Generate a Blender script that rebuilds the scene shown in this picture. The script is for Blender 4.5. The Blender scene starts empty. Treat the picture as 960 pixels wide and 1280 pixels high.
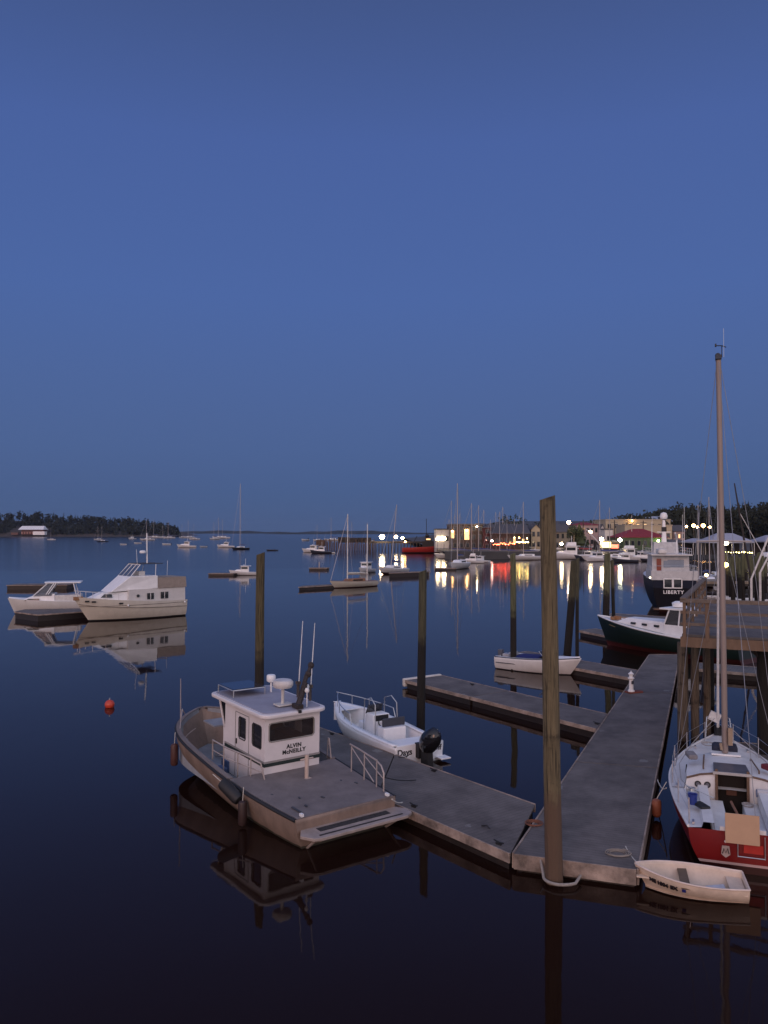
SKY0 = (.067,.109,.228); SKY1 = (.064,.122,.290); SKY2 = (.063,.127,.355); SKY3 = (.060,.115,.338); SKY4 = (.046,.080,.218)
GLOW0 = (1.22,1.05,1.10); GLOW1 = (.44,.51,.74); SUN_E = .6
HAZE = 5e-5
WR0 = .03; WR1 = .135; WCOL = (.0145,.006,.004,1)
import bpy, bmesh, math, random
from mathutils import Vector, Matrix
R = random.Random(7)
SC = bpy.context.scene
COL = SC.collection
PI = math.pi
H, F, TH = 8.0, 1000.0, math.atan(25/1000)
cT, sT = math.cos(TH), math.sin(TH)
def ray(px, py):
    u = (px-480)/F; v = (640-py)/F
    return Vector((u, cT-v*sT, sT+v*cT))
def P(px, py, z=0.0):
    d = ray(px, py); t = (z-H)/d.z
    return Vector((d.x*t, d.y*t, z))
def Q(px, py, D):
    d = ray(px, py); t = D/d.y
    return Vector((d.x*t, D, H+d.z*t))
def V(*a): return Vector(a)

# ---------- materials ----------
MATS = {}
def newmat(name):
    m = bpy.data.materials.new(name); m.use_nodes = True
    nt = m.node_tree; b = nt.nodes['Principled BSDF']
    return m, nt, b
def mat(name, c=(.5,.5,.5), rough=.6, metal=0, var=.18, scale=2.5, bump=0.0, streak=1.0, spec=.5):
    if name in MATS: return MATS[name]
    m, nt, b = newmat(name)
    tc = nt.nodes.new('ShaderNodeTexCoord'); mp = nt.nodes.new('ShaderNodeMapping')
    mp.inputs['Scale'].default_value = (1, 1, streak)
    nt.links.new(tc.outputs['Object'], mp.inputs[0])
    n = nt.nodes.new('ShaderNodeTexNoise'); n.inputs['Scale'].default_value = scale; n.inputs['Detail'].default_value = 7
    n.inputs['Roughness'].default_value = .65
    nt.links.new(mp.outputs[0], n.inputs[0])
    r = nt.nodes.new('ShaderNodeValToRGB')
    r.color_ramp.elements[0].position = .3; r.color_ramp.elements[1].position = .7
    r.color_ramp.elements[0].color = (*[x*(1-var) for x in c], 1)
    r.color_ramp.elements[1].color = (*[min(1, x*(1+var)) for x in c], 1)
    nt.links.new(n.outputs[0], r.inputs[0]); nt.links.new(r.outputs[0], b.inputs['Base Color'])
    b.inputs['Roughness'].default_value = rough; b.inputs['Metallic'].default_value = metal
    b.inputs['Specular IOR Level'].default_value = spec
    if bump:
        bp = nt.nodes.new('ShaderNodeBump'); bp.inputs['Strength'].default_value = bump; bp.inputs['Distance'].default_value = .05
        n2 = nt.nodes.new('ShaderNodeTexNoise'); n2.inputs['Scale'].default_value = scale*5; n2.inputs['Detail'].default_value = 5
        nt.links.new(mp.outputs[0], n2.inputs[0]); nt.links.new(n2.outputs[0], bp.inputs['Height']); nt.links.new(bp.outputs[0], b.inputs['Normal'])
    MATS[name] = m
    return m
def mat_bands(name, bands, rough=.4, var=.1, scale=2.0, stain=0.0):
    """bands: [(z_top, colour)...] from the bottom up, by object height: antifouling, boot stripe, topsides"""
    if name in MATS: return MATS[name]
    m, nt, b = newmat(name)
    tc = nt.nodes.new('ShaderNodeTexCoord'); sp = nt.nodes.new('ShaderNodeSeparateXYZ')
    nt.links.new(tc.outputs['Object'], sp.inputs[0])
    prev = None
    for i, (zt, c) in enumerate(bands):
        rgb = nt.nodes.new('ShaderNodeRGB'); rgb.outputs[0].default_value = (*c, 1)
        if prev is None: prev = rgb.outputs[0]
        else:
            g = nt.nodes.new('ShaderNodeMath'); g.operation = 'GREATER_THAN'
            nz = nt.nodes.new('ShaderNodeTexNoise'); nz.inputs['Scale'].default_value = 3
            ad = nt.nodes.new('ShaderNodeMath'); ad.operation = 'MULTIPLY_ADD'; ad.inputs[1].default_value = stain; 
            nt.links.new(nz.outputs[0], ad.inputs[0]); nt.links.new(sp.outputs[2], ad.inputs[2])
            nt.links.new(tc.outputs['Object'], nz.inputs[0])
            nt.links.new(ad.outputs[0], g.inputs[0]); g.inputs[1].default_value = bands[i-1][0]+stain*.5
            mx = nt.nodes.new('ShaderNodeMix'); mx.data_type = 'RGBA'
            nt.links.new(g.outputs[0], mx.inputs[0]); nt.links.new(prev, mx.inputs[6]); nt.links.new(rgb.outputs[0], mx.inputs[7])
            prev = mx.outputs[2]
    n = nt.nodes.new('ShaderNodeTexNoise'); n.inputs['Scale'].default_value = scale; n.inputs['Detail'].default_value = 8
    n.inputs['Roughness'].default_value = .7
    mp = nt.nodes.new('ShaderNodeMapping'); mp.inputs['Scale'].default_value = (1, 1, .5)
    nt.links.new(tc.outputs['Object'], mp.inputs[0]); nt.links.new(mp.outputs[0], n.inputs[0])
    mr = nt.nodes.new('ShaderNodeMapRange'); mr.inputs[1].default_value = .3; mr.inputs[2].default_value = .7
    mr.inputs[3].default_value = 1-var; mr.inputs[4].default_value = 1+var*.5
    nt.links.new(n.outputs[0], mr.inputs[0])
    mu = nt.nodes.new('ShaderNodeMix'); mu.data_type = 'RGBA'; mu.blend_type = 'MULTIPLY'; mu.inputs[0].default_value = 1
    nt.links.new(prev, mu.inputs[6]); nt.links.new(mr.outputs[0], mu.inputs[7]); nt.links.new(mu.outputs[2], b.inputs['Base Color'])
    b.inputs['Roughness'].default_value = rough
    MATS[name] = m
    return m
def emit(name, c, s):
    if name in MATS: return MATS[name]
    m, nt, b = newmat(name)
    b.inputs['Base Color'].default_value = (*c, 1); b.inputs['Emission Color'].default_value = (*c, 1)
    b.inputs['Emission Strength'].default_value = s
    MATS[name] = m
    return m
def glass(name, c=(.02,.025,.03), alpha=1.0):
    if name in MATS: return MATS[name]
    m, nt, b = newmat(name)
    b.inputs['Base Color'].default_value = (*c, 1); b.inputs['Roughness'].default_value = .06
    b.inputs['Specular IOR Level'].default_value = .6
    if alpha < 1: b.inputs['Alpha'].default_value = alpha
    MATS[name] = m
    return m

# ---------- mesh builder ----------
class MB:
    def __init__(s): s.v = []; s.f = []; s.mi = []
    def add(s, v, f):
        o = len(s.v); s.v += [tuple(p) for p in v]; s.f += [tuple(i+o for i in q) for q in f]; return s
    def hexa(s, b, t):
        n = len(b)
        f = [tuple(range(n-1, -1, -1)), tuple(range(n, 2*n))]
        f += [(i, (i+1) % n, n+(i+1) % n, n+i) for i in range(n)]
        return s.add(list(b)+list(t), f)
    def box(s, c, d, rz=0, ry=0, rx=0):
        m = Matrix.Rotation(rz, 3, 'Z') @ Matrix.Rotation(ry, 3, 'Y') @ Matrix.Rotation(rx, 3, 'X')
        c = Vector(c); x, y, z = d[0]/2, d[1]/2, d[2]/2
        q = [(-x,-y), (x,-y), (x,y), (-x,y)]
        return s.hexa([c+m@V(a, b, -z) for a, b in q], [c+m@V(a, b, z) for a, b in q])
    def prism(s, poly, z0, z1, top=None):
        return s.hexa([(p[0], p[1], z0) for p in poly], [(p[0], p[1], z1) for p in (top or poly)])
    def tube(s, pts, r, n=8, r2=None, cap=True):
        pts = [Vector(p) for p in pts]
        if r2 is None: r2 = r
        rings = []; up = None
        for i, p in enumerate(pts):
            a = pts[max(0, i-1)]; b = pts[min(len(pts)-1, i+1)]
            d = (b-a).normalized()
            if up is None: up = V(0, 0, 1) if abs(d.z) < .9 else V(1, 0, 0)
            x = d.cross(up).normalized(); y = x.cross(d).normalized(); up = y
            rr = r+(r2-r)*i/max(1, len(pts)-1)
            rings.append([p+(x*math.cos(2*PI*k/n)+y*math.sin(2*PI*k/n))*rr for k in range(n)])
        v = [q for g in rings for q in g]; f = []
        for i in range(len(pts)-1):
            for k in range(n):
                f.append((i*n+k, i*n+(k+1) % n, (i+1)*n+(k+1) % n, (i+1)*n+k))
        if cap: f += [tuple(range(n-1, -1, -1)), tuple((len(pts)-1)*n+k for k in range(n))]
        return s.add(v, f)
    def cyl(s, c, r, h, n=14, r2=None): return s.tube([c, Vector(c)+V(0, 0, h)], r, n, r2)
    def ell(s, c, r, n=12, m=8):
        c = Vector(c); r = (r, r, r) if not hasattr(r, '__len__') else r
        v = [c+V(0, 0, -r[2])]
        for j in range(1, m):
            a = -PI/2+PI*j/m
            v += [c+V(r[0]*math.cos(a)*math.cos(2*PI*k/n), r[1]*math.cos(a)*math.sin(2*PI*k/n), r[2]*math.sin(a)) for k in range(n)]
        v.append(c+V(0, 0, r[2])); f = []
        for k in range(n): f.append((0, 1+(k+1) % n, 1+k))
        for j in range(m-2):
            for k in range(n): f.append((1+j*n+k, 1+j*n+(k+1) % n, 1+(j+1)*n+(k+1) % n, 1+(j+1)*n+k))
        t = len(v)-1
        for k in range(n): f.append((t, 1+(m-2)*n+k, 1+(m-2)*n+(k+1) % n))
        return s.add(v, f)
    def lathe(s, prof, c=(0,0,0), n=20):
        c = Vector(c); v = []; f = []
        for r, z in prof: v += [c+V(r*math.cos(2*PI*k/n), r*math.sin(2*PI*k/n), z) for k in range(n)]
        for i in range(len(prof)-1):
            for k in range(n): f.append((i*n+k, i*n+(k+1) % n, (i+1)*n+(k+1) % n, (i+1)*n+k))
        f += [tuple(range(n-1, -1, -1)), tuple((len(prof)-1)*n+k for k in range(n))]
        return s.add(v, f)
    def grid(s, rows):
        n = len(rows[0]); v = [p for r in rows for p in r]; f = []
        for i in range(len(rows)-1):
            for k in range(n-1): f.append((i*n+k, i*n+k+1, (i+1)*n+k+1, (i+1)*n+k))
        return s.add(v, f)
    def slab(s, quad, th, off=.0):
        q = [Vector(p) for p in quad]; nr = (q[1]-q[0]).cross(q[-1]-q[0]).normalized()
        return s.hexa([p+nr*off for p in q], [p+nr*(off+th) for p in q])
    def build(s, name, m, parent=None, smooth=False, bevel=0, solid=0, solid_off=0, sub=0):
        me = bpy.data.meshes.new(name); me.from_pydata(s.v, [], s.f)
        bm = bmesh.new(); bm.from_mesh(me)
        bmesh.ops.remove_doubles(bm, verts=bm.verts, dist=1e-5)
        bmesh.ops.recalc_face_normals(bm, faces=bm.faces); bm.to_mesh(me); bm.free()
        me.materials.append(m)
        if smooth:
            for p in me.polygons: p.use_smooth = True
            me.set_sharp_from_angle(angle=math.radians(40))
        o = bpy.data.objects.new(name, me); COL.objects.link(o)
        if parent is not None: o.parent = parent
        if solid:
            d = o.modifiers.new('t', 'SOLIDIFY'); d.thickness = solid; d.offset = solid_off
        if bevel:
            d = o.modifiers.new('b', 'BEVEL'); d.width = bevel; d.segments = 2; d.limit_method = 'ANGLE'; d.angle_limit = math.radians(35)
        return o
def bil(quad, u, v):
    a, b, c, d = [Vector(p) for p in quad]
    return (a*(1-u)+b*u)*(1-v)+(d*(1-u)+c*u)*v
def win(quad, u0, u1, v0, v1): return [bil(quad, u0, v0), bil(quad, u1, v0), bil(quad, u1, v1), bil(quad, u0, v1)]
def tag(o, label=None, cat=None, group=None, kind=None):
    if label: o['label'] = label
    if cat: o['category'] = cat
    if group: o['group'] = group
    if kind: o['kind'] = kind
    return o
def empty(name, loc=(0,0,0), rz=0, label=None, cat=None, group=None, tilt=(0,0)):
    o = bpy.data.objects.new(name, None); COL.objects.link(o); o.empty_display_size = .3
    o.location = loc; o.rotation_euler = (tilt[0], tilt[1], rz)
    return tag(o, label, cat, group)
CH = {}
def copy_tree(o, parent=None):
    c = o.copy(); COL.objects.link(c); c.parent = parent
    if parent is not None: c.matrix_parent_inverse = o.matrix_parent_inverse
    for ch in [x for x in bpy.data.objects if x.parent == o]: copy_tree(ch, c)
    return c
def text(s, size, name, m, parent, origin, xdir, ydir, ext=.006, bold=.0, space=1.0):
    cu = bpy.data.curves.new(name, 'FONT'); cu.body = s; cu.size = size; cu.extrude = ext; cu.offset = bold
    cu.align_x = 'CENTER'; cu.align_y = 'CENTER'; cu.space_line = .95; cu.space_character = space
    t = bpy.data.objects.new(name, cu); COL.objects.link(t)
    bpy.context.view_layer.update()
    me = bpy.data.meshes.new_from_object(t.evaluated_get(bpy.context.evaluated_depsgraph_get()))
    bpy.data.objects.remove(t)
    x = Vector(xdir).normalized(); y = Vector(ydir).normalized(); z = x.cross(y).normalized(); y = z.cross(x)
    M = Matrix(((x.x, y.x, z.x, origin[0]), (x.y, y.y, z.y, origin[1]), (x.z, y.z, z.z, origin[2]), (0,0,0,1)))
    me.transform(M); me.materials.clear(); me.materials.append(m)
    o = bpy.data.objects.new(name, me); COL.objects.link(o); o.parent = parent
    return o

# ---------- hull ----------
class Hull:
    def __init__(s, L, B, zs, zb, tw=.85, dr=.3, rake=.6, full=2.2, tm=.4, e0=.35, e1=1.1, dip=.0, n=18, m=9, trake=0):
        s.__dict__.update(L=L, B=B, zs=zs, zb=zb, tw=tw, dr=dr, rake=rake, full=full, tm=tm, e0=e0, e1=e1, dip=dip, n=n, m=m, trake=trake)
    def b(s, t):
        if t < s.tm: q = t/s.tm; return s.B/2*(s.tw+(1-s.tw)*math.sin(q*PI/2))
        q = (t-s.tm)/(1-s.tm); return s.B/2*max(0, 1-q**s.full)
    def sz(s, t): return s.zs+(s.zb-s.zs)*t**1.8-s.dip*math.sin(PI*t)
    def pt(s, t, q, side):
        z0 = s.sz(t); dr = s.dr*(1-max(0, (t-.75)/.25)**2*.8)
        z = z0-(z0+dr)*q
        e = s.e0+(s.e1-s.e0)*t**2.2
        y = s.b(t)*max(0, math.cos(q*PI/2))**e
        x = t*s.L-s.rake*q**1.1*t**3-s.trake*q*(1-t)**6*-1
        return V(x, y*side, z)
    def ts(s, a=0, b=1): return [a+(b-a)*(1-(1-i/s.n)**1.35) for i in range(s.n+1)]
    def shell(s):
        mb = MB(); rows = []
        for t in s.ts():
            rows.append([s.pt(t, k/s.m, 1) for k in range(s.m+1)]+[s.pt(t, k/s.m, -1) for k in range(s.m-1, -1, -1)])
        mb.grid(rows); mb.add(rows[0], [tuple(range(len(rows[0])))])
        return mb
    def line(s, a=0, b=1, q=0, out=0, dz=0, side=1):
        r = []
        for t in s.ts(a, b):
            p = s.pt(t, q, side); r.append(p+V(0, out*side, dz))
        return r
    def deck(s, a, b, dz=0, inset=.02, z=None, camber=0):
        mb = MB(); rows = []
        for t in s.ts(a, b):
            zz = (s.sz(t)+dz) if z is None else z
            w = max(.005, s.b(t)-inset)
            rows.append([V(t*s.L-(.02 if t > .98 else 0), w*k, zz+camber*(1-k*k)) for k in (1, .5, 0, -.5, -1)])
        return mb.grid(rows)
def house(mb, x0, x1, w0, w1, z0, z1, slope_f=.3, slope_a=.0, tin=.06, zf=None):
    """tapered deckhouse: x0 aft, x1 forward, half widths w0, w1; returns wall quads (port, starboard, front, aft) seen from outside"""
    zf = z0 if zf is None else zf
    b = [V(x0, -w0, z0), V(x1, -w1, zf), V(x1, w1, zf), V(x0, w0, z0)]
    t = [V(x0+slope_a, -w0+tin, z1), V(x1-slope_f, -w1+tin, z1), V(x1-slope_f, w1-tin, z1), V(x0+slope_a, w0-tin, z1)]
    mb.hexa(b, t)
    return dict(stbd=[b[0], b[1], t[1], t[0]], front=[b[1], b[2], t[2], t[1]], port=[b[2], b[3], t[3], t[2]], aft=[b[3], b[0], t[0], t[3]])
# ---------- shared materials ----------
white = mat('gelcoat white', (.80,.80,.79), .35, var=.08, scale=1.5)
cream = mat('cream paint', (.62,.58,.50), .4, var=.1)
offw = mat('worn white', (.6,.58,.55), .5, var=.18, scale=3)
darkglass = glass('tinted window')
steel = mat('stainless steel', (.55,.55,.55), .3, .8, var=.1)
black = mat('black rubber', (.015,.015,.017), .6)
dkgrey = mat('dark grey canvas', (.05,.055,.07), .8)
blue = mat('blue canvas', (.03,.05,.18), .8)
teak = mat('varnished teak', (.22,.1,.045), .45, var=.3, scale=8, streak=.2)
wood_w = mat('weathered timber', (.27,.22,.165), .85, var=.35, scale=3, bump=.5, streak=.15)
wood_lt = mat('pale weathered timber', (.42,.35,.30), .85, var=.25, scale=4, bump=.4)
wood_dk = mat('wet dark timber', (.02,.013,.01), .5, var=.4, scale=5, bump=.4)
rope = mat('white rope', (.55,.52,.46), .9, var=.2, scale=30)
alu = mat('mast aluminium', (.42,.38,.36), .45, .2, var=.1)
warmlamp = emit('warm lamp', (1, .52, .17), 60)
whitelamp = emit('white lamp', (1, .74, .42), 75)
greenlamp = emit('greenish lamp', (.75, 1, .35), 50)
redlamp = emit('red lamp', (1, .09, .035), 75)
yellamp = emit('yellow lamp', (1, .75, .2), 40)

# ---------- camera ----------
cam = bpy.data.cameras.new('camera'); co = bpy.data.objects.new('camera', cam); COL.objects.link(co)
co.location = (0, 0, H); co.rotation_euler = (PI/2+TH, 0, 0)
cam.sensor_fit = 'VERTICAL'; cam.sensor_height = 24; cam.lens = 24*F/1280
cam.clip_start = .1; cam.clip_end = 40000
SC.camera = co

# ---------- sky ----------
w = bpy.data.worlds.new('World'); SC.world = w; w.use_nodes = True
nt = w.node_tree; bg = nt.nodes['Background']
tc = nt.nodes.new('ShaderNodeTexCoord'); sp = nt.nodes.new('ShaderNodeSeparateXYZ')
nt.links.new(tc.outputs['Generated'], sp.inputs[0])
rz = nt.nodes.new('ShaderNodeValToRGB')
els = [(0, SKY0), (.10, SKY1), (.28, SKY2), (.44, SKY3), (.60, SKY4), (1, (.16,.22,.46))]
cr = rz.color_ramp
cr.elements[0].position = els[0][0]; cr.elements[0].color = (*els[0][1], 1)
cr.elements[1].position = 1; cr.elements[1].color = (*els[-1][1], 1)
for p_, c_ in els[1:-1]:
    e_ = cr.elements.new(p_); e_.color = (*c_, 1)
nt.links.new(sp.outputs[2], rz.inputs[0])
# the western afterglow behind the camera
mr = nt.nodes.new('ShaderNodeMapRange'); mr.interpolation_type = 'SMOOTHSTEP'
mr.inputs[1].default_value = .62; mr.inputs[2].default_value = -.75; mr.inputs[3].default_value = 0; mr.inputs[4].default_value = 1
nt.links.new(sp.outputs[1], mr.inputs[0])
gl = nt.nodes.new('ShaderNodeValToRGB')
gl.color_ramp.elements[0].position = 0; gl.color_ramp.elements[0].color = (*GLOW0, 1)
gl.color_ramp.elements[1].position = .9; gl.color_ramp.elements[1].color = (*GLOW1, 1)
nt.links.new(sp.outputs[2], gl.inputs[0])
mx = nt.nodes.new('ShaderNodeMix'); mx.data_type = 'RGBA'
nt.links.new(mr.outputs[0], mx.inputs[0]); nt.links.new(rz.outputs[0], mx.inputs[6]); nt.links.new(gl.outputs[0], mx.inputs[7])
sky = nt.nodes.new('ShaderNodeTexSky'); sky.sky_type = 'NISHITA'; sky.sun_disc = False
sky.sun_elevation = math.radians(-2); sky.sun_rotation = math.radians(200)
sc_ = nt.nodes.new('ShaderNodeVectorMath'); sc_.operation = 'SCALE'; sc_.inputs['Scale'].default_value = .05
nt.links.new(sky.outputs[0], sc_.inputs[0])
ad = nt.nodes.new('ShaderNodeVectorMath'); ad.operation = 'ADD'
nt.links.new(mx.outputs[2], ad.inputs[0]); nt.links.new(sc_.outputs[0], ad.inputs[1])
nt.links.new(ad.outputs[0], bg.inputs[0]); bg.inputs[1].default_value = 1
sl = bpy.data.lights.new('sun', 'SUN'); sl.energy = SUN_E; sl.angle = math.radians(25); sl.color = (1, .50, .34)
so = bpy.data.objects.new('sun', sl); COL.objects.link(so)
so.rotation_euler = Vector((-.35, -1, .28)).to_track_quat('Z', 'Y').to_euler()
SC.view_settings.view_transform = 'Standard'; SC.view_settings.look = 'None'; SC.view_settings.exposure = 0; SC.view_settings.gamma = 1
SC.view_settings.use_curve_mapping = False
SC.render.engine = 'CYCLES'
SC.cycles.use_denoising = True
SC.cycles.max_bounces = 6; SC.cycles.glossy_bounces = 3; SC.cycles.diffuse_bounces = 2; SC.cycles.volume_bounces = 0
SC.cycles.sample_clamp_indirect = 3; SC.cycles.caustics_reflective = False; SC.cycles.caustics_refractive = False

# ---------- water ----------
m, nt, b = newmat('harbour water')
b.inputs['Base Color'].default_value = WCOL
b.inputs['Roughness'].default_value = .025; b.inputs['IOR'].default_value = 1.33; b.inputs['Specular IOR Level'].default_value = .2
tc = nt.nodes.new('ShaderNodeTexCoord')
prev = None
for (sx, sy, sc, dist) in ((.10, .045, 1, .05), (.55, .35, 1, .0045), (2.4, 1.6, 1, .0013)):
    mp = nt.nodes.new('ShaderNodeMapping'); mp.inputs['Scale'].default_value = (sx, sy, 1); mp.inputs['Rotation'].default_value = (0, 0, .3)
    nt.links.new(tc.outputs['Object'], mp.inputs[0])
    n = nt.nodes.new('ShaderNodeTexNoise'); n.inputs['Scale'].default_value = sc; n.inputs['Detail'].default_value = 3
    nt.links.new(mp.outputs[0], n.inputs[0])
    bp = nt.nodes.new('ShaderNodeBump'); bp.inputs['Strength'].default_value = 1; bp.inputs['Distance'].default_value = dist
    nt.links.new(n.outputs[0], bp.inputs['Height'])
    if prev: nt.links.new(prev.outputs[0], bp.inputs['Normal'])
    prev = bp
nt.links.new(prev.outputs[0], b.inputs['Normal'])
# wind-roughened further out, calm inside the floats
sp = nt.nodes.new('ShaderNodeSeparateXYZ'); nt.links.new(tc.outputs['Object'], sp.inputs[0])
wn = nt.nodes.new('ShaderNodeTexNoise'); wn.inputs['Scale'].default_value = 1; wn.inputs['Detail'].default_value = 4
wmp = nt.nodes.new('ShaderNodeMapping'); wmp.inputs['Scale'].default_value = (.004, .02, 1)
nt.links.new(tc.outputs['Object'], wmp.inputs[0]); nt.links.new(wmp.outputs[0], wn.inputs[0])
wa = nt.nodes.new('ShaderNodeMath'); wa.operation = 'MULTIPLY_ADD'; wa.inputs[1].default_value = 160
nt.links.new(wn.outputs[0], wa.inputs[0]); nt.links.new(sp.outputs[1], wa.inputs[2])
wr = nt.nodes.new('ShaderNodeMapRange'); wr.inputs[1].default_value = 150; wr.inputs[2].default_value = 270; wr.inputs[3].default_value = WR0; wr.inputs[4].default_value = WR1
nt.links.new(wa.outputs[0], wr.inputs[0]); nt.links.new(wr.outputs[0], b.inputs['Roughness'])
mb = MB()
ys = [-60, 0, 20, 60, 200, 800, 3000, 12000]; xs = [-12000, -3000, -500, -60, 60, 500, 3000, 12000]
mb.grid([[V(x, y, 0) for x in xs] for y in ys])
o = mb.build('water', m); tag(o, kind='structure')

# ---------- land ----------
earth = mat('shore earth', (.05,.045,.035), .95, var=.4, scale=.05)
rock = mat('shore rock', (.06,.048,.038), .95, var=.5, scale=.2)
asphalt = mat('town paving', (.06,.06,.06), .9, var=.3, scale=.1)
leafm = mat('dark foliage', (.022,.027,.016), .9, var=.5, scale=.15)
leafs = mat('tree foliage', (.035,.048,.02), .9, var=.5, scale=.8)
def spruce(mb, x, y, z, h, w, tri=40, rnd=R):
    for i in range(tri):
        q = i/tri; r = w*(1-q)*(.55+.6*rnd.random()); a = rnd.random()*2*PI
        c = V(x+math.cos(a)*r*.5, y+math.sin(a)*r*.5, z+h*(.08+.92*q))
        d = V(math.cos(a), math.sin(a), -.35-.3*rnd.random())*r*.8
        s = V(-math.sin(a), math.cos(a), 0)*r*.55
        mb.add([c+V(0, 0, h*.10), c+d+s, c+d-s*rnd.random(), c-s*.5], [(0, 1, 2), (0, 2, 3)])
def leafy(mb, x, y, z, rx, ry, rz, n=200, s=.8, rnd=R):
    lobes = [(rnd.uniform(-.5, .5), rnd.uniform(-.5, .5), rnd.uniform(-.35, .5), rnd.uniform(.35, .6)) for _ in range(7)]
    for i in range(n):
        l = rnd.choice(lobes)
        d = V(rnd.gauss(0, 1), rnd.gauss(0, 1), rnd.gauss(0, 1)).normalized()*l[3]*(rnd.random()**.35)
        c = V(x+(l[0]+d.x)*rx, y+(l[1]+d.y)*ry, z+(l[2]+d.z)*rz)
        a = V(rnd.uniform(-1, 1), rnd.uniform(-1, 1), rnd.uniform(-1, 1)).normalized()*s
        b_ = V(rnd.uniform(-1, 1), rnd.uniform(-1, 1), rnd.uniform(-1, 1)).normalized()*s
        mb.add([c+a, c+b_, c-a*.8, c-b_*.7], [(0, 1, 2), (0, 2, 3)])
def profile(x, pts):
    for (a, za), (b_, zb) in zip(pts, pts[1:]):
        if x <= b_: return za+(zb-za)*(x-a)/(b_-a)
    return pts[-1][1]
# left wooded point, about 1.4 km off
DL = 1400
tops = [(-60, 630), (0, 634), (40, 636), (90, 640), (150, 644), (190, 650), (212, 656), (222, 666)]
mb = MB(); rows = []
for i in range(41):
    px = -60+i*282/40; top = profile(px, tops)
    zt = max(0.2, (Q(px, top, DL).z-12)*.75)
    x0 = Q(px, 665, DL).x
    rows.append([V(x0, DL-30, -1), V(x0, DL-14, 1.2 if px < 215 else .5), V(x0, DL+10, 2+zt*.3), V(x0*1.05, DL+120, zt), V(x0*1.2, DL+420, zt), V(x0*1.25, DL+600, -1)])
mb.grid(rows)
tag(mb.build('point_terrain', rock), kind='structure')
mb = MB(); rr = random.Random(3)
for i in range(760):
    px = rr.uniform(-60, 219); k = rr.random()**1.3
    top = profile(px, tops); zt = max(.2, (Q(px, top, DL).z-12)*.75)
    dy = -8+k*140; zg = 2+zt*min(1, k*1.1)*1.0
    want = Q(px, top, DL).z
    h = min(rr.uniform(12, 20), max(5, want+rr.uniform(-3, 5)-zg)) if k > .5 else rr.uniform(9, 16)*(1 if px < 200 else .6)
    x0 = Q(px, 665, DL).x*(1+.06*k)
    if 15 < px < 62 and k < .35: continue
    if rr.random() < .6: spruce(mb, x0, DL+dy, zg-1, h, rr.uniform(3.5, 6), 26, rr)
    else: leafy(mb, x0, DL+dy, zg+h*.5, 7, 6, h*.5, 40, 2.2, rr)
tag(mb.build('distant_woodland', leafm), 'dark spruce wood covering the low point across the bay', 'woodland', kind='stuff')
# far hills
for nm, D_, hh, a, b_ in (('far_hills', 4200, 16, 60, 560), ('distant_shore', 3000, 6, 330, 700)):
    mb = MB(); rows = []; rr = random.Random(int(D_))
    for i in range(90):
        px = a+(b_-a)*i/89; e = min(1, i/12, (89-i)/12)
        z = hh*e*(.65+.25*math.sin(i*.21)+.12*math.sin(i*.9)+.08*rr.random())
        x = Q(px, 665, D_).x
        rows.append([V(x, D_-150, -2), V(x, D_, z*.8+.5), V(x, D_+200, z+.5), V(x, D_+700, -2)])
    mb.grid(rows)
    tag(mb.build(nm, leafm), kind='structure')
# right land: quay edge about 235 m off, rising to a wooded hill
DQ = 238
edge = [(V(-14, 352)), (V(18, 338)), (V(30, 300)), (V(27, DQ+6)), (V(60, DQ)), (V(130, DQ-4)), (V(250, DQ-12))]
def land_z(x, y):
    d = y-DQ
    return 2.2+max(0, d-60)*.035*min(1, max(0, (x-30)/80))
mb = MB(); rows = []
for i in range(30):
    x = 26+i*10-(8 if i == 0 else 0)
    rows.append([V(x, DQ-1, -1), V(x, DQ-1+.02, 2.2)]+[V(x, DQ+k, land_z(x, DQ+k)) for k in (3, 30, 60, 100, 160, 240, 340, 520)]+[V(x, DQ+700, -1)])
mb.grid(rows)
tag(mb.build('town_ground', asphalt), kind='structure')
htops = [(690, 668), (740, 655), (800, 641), (830, 635), (860, 628), (905, 632), (930, 629), (1010, 618)]
mb = MB(); rr = random.Random(5)
for i in range(300):
    px = rr.uniform(735, 1010); k = rr.random(); D_ = 330+k*110
    top = profile(px, htops)+rr.uniform(-2, 5)
    g = Q(px, 665, D_); zg = land_z(g.x, D_); zt = Q(px, top, D_).z
    h = max(6, min(14, zt-zg)) if k < .6 else max(6, zt-zg)
    n = 170
    if rr.random() < .35: spruce(mb, g.x, D_, max(zg, zt-h-2), h, 3.4, 90, rr)
    else: leafy(mb, g.x, D_, max(zg+h*.5, zt-h*.55), 5.5, 5, h*.55, n, .75, rr)
tag(mb.build('hillside_woodland', leafm), 'dark leafy wood on the hill behind the harbour town', 'woodland', kind='stuff')
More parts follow.
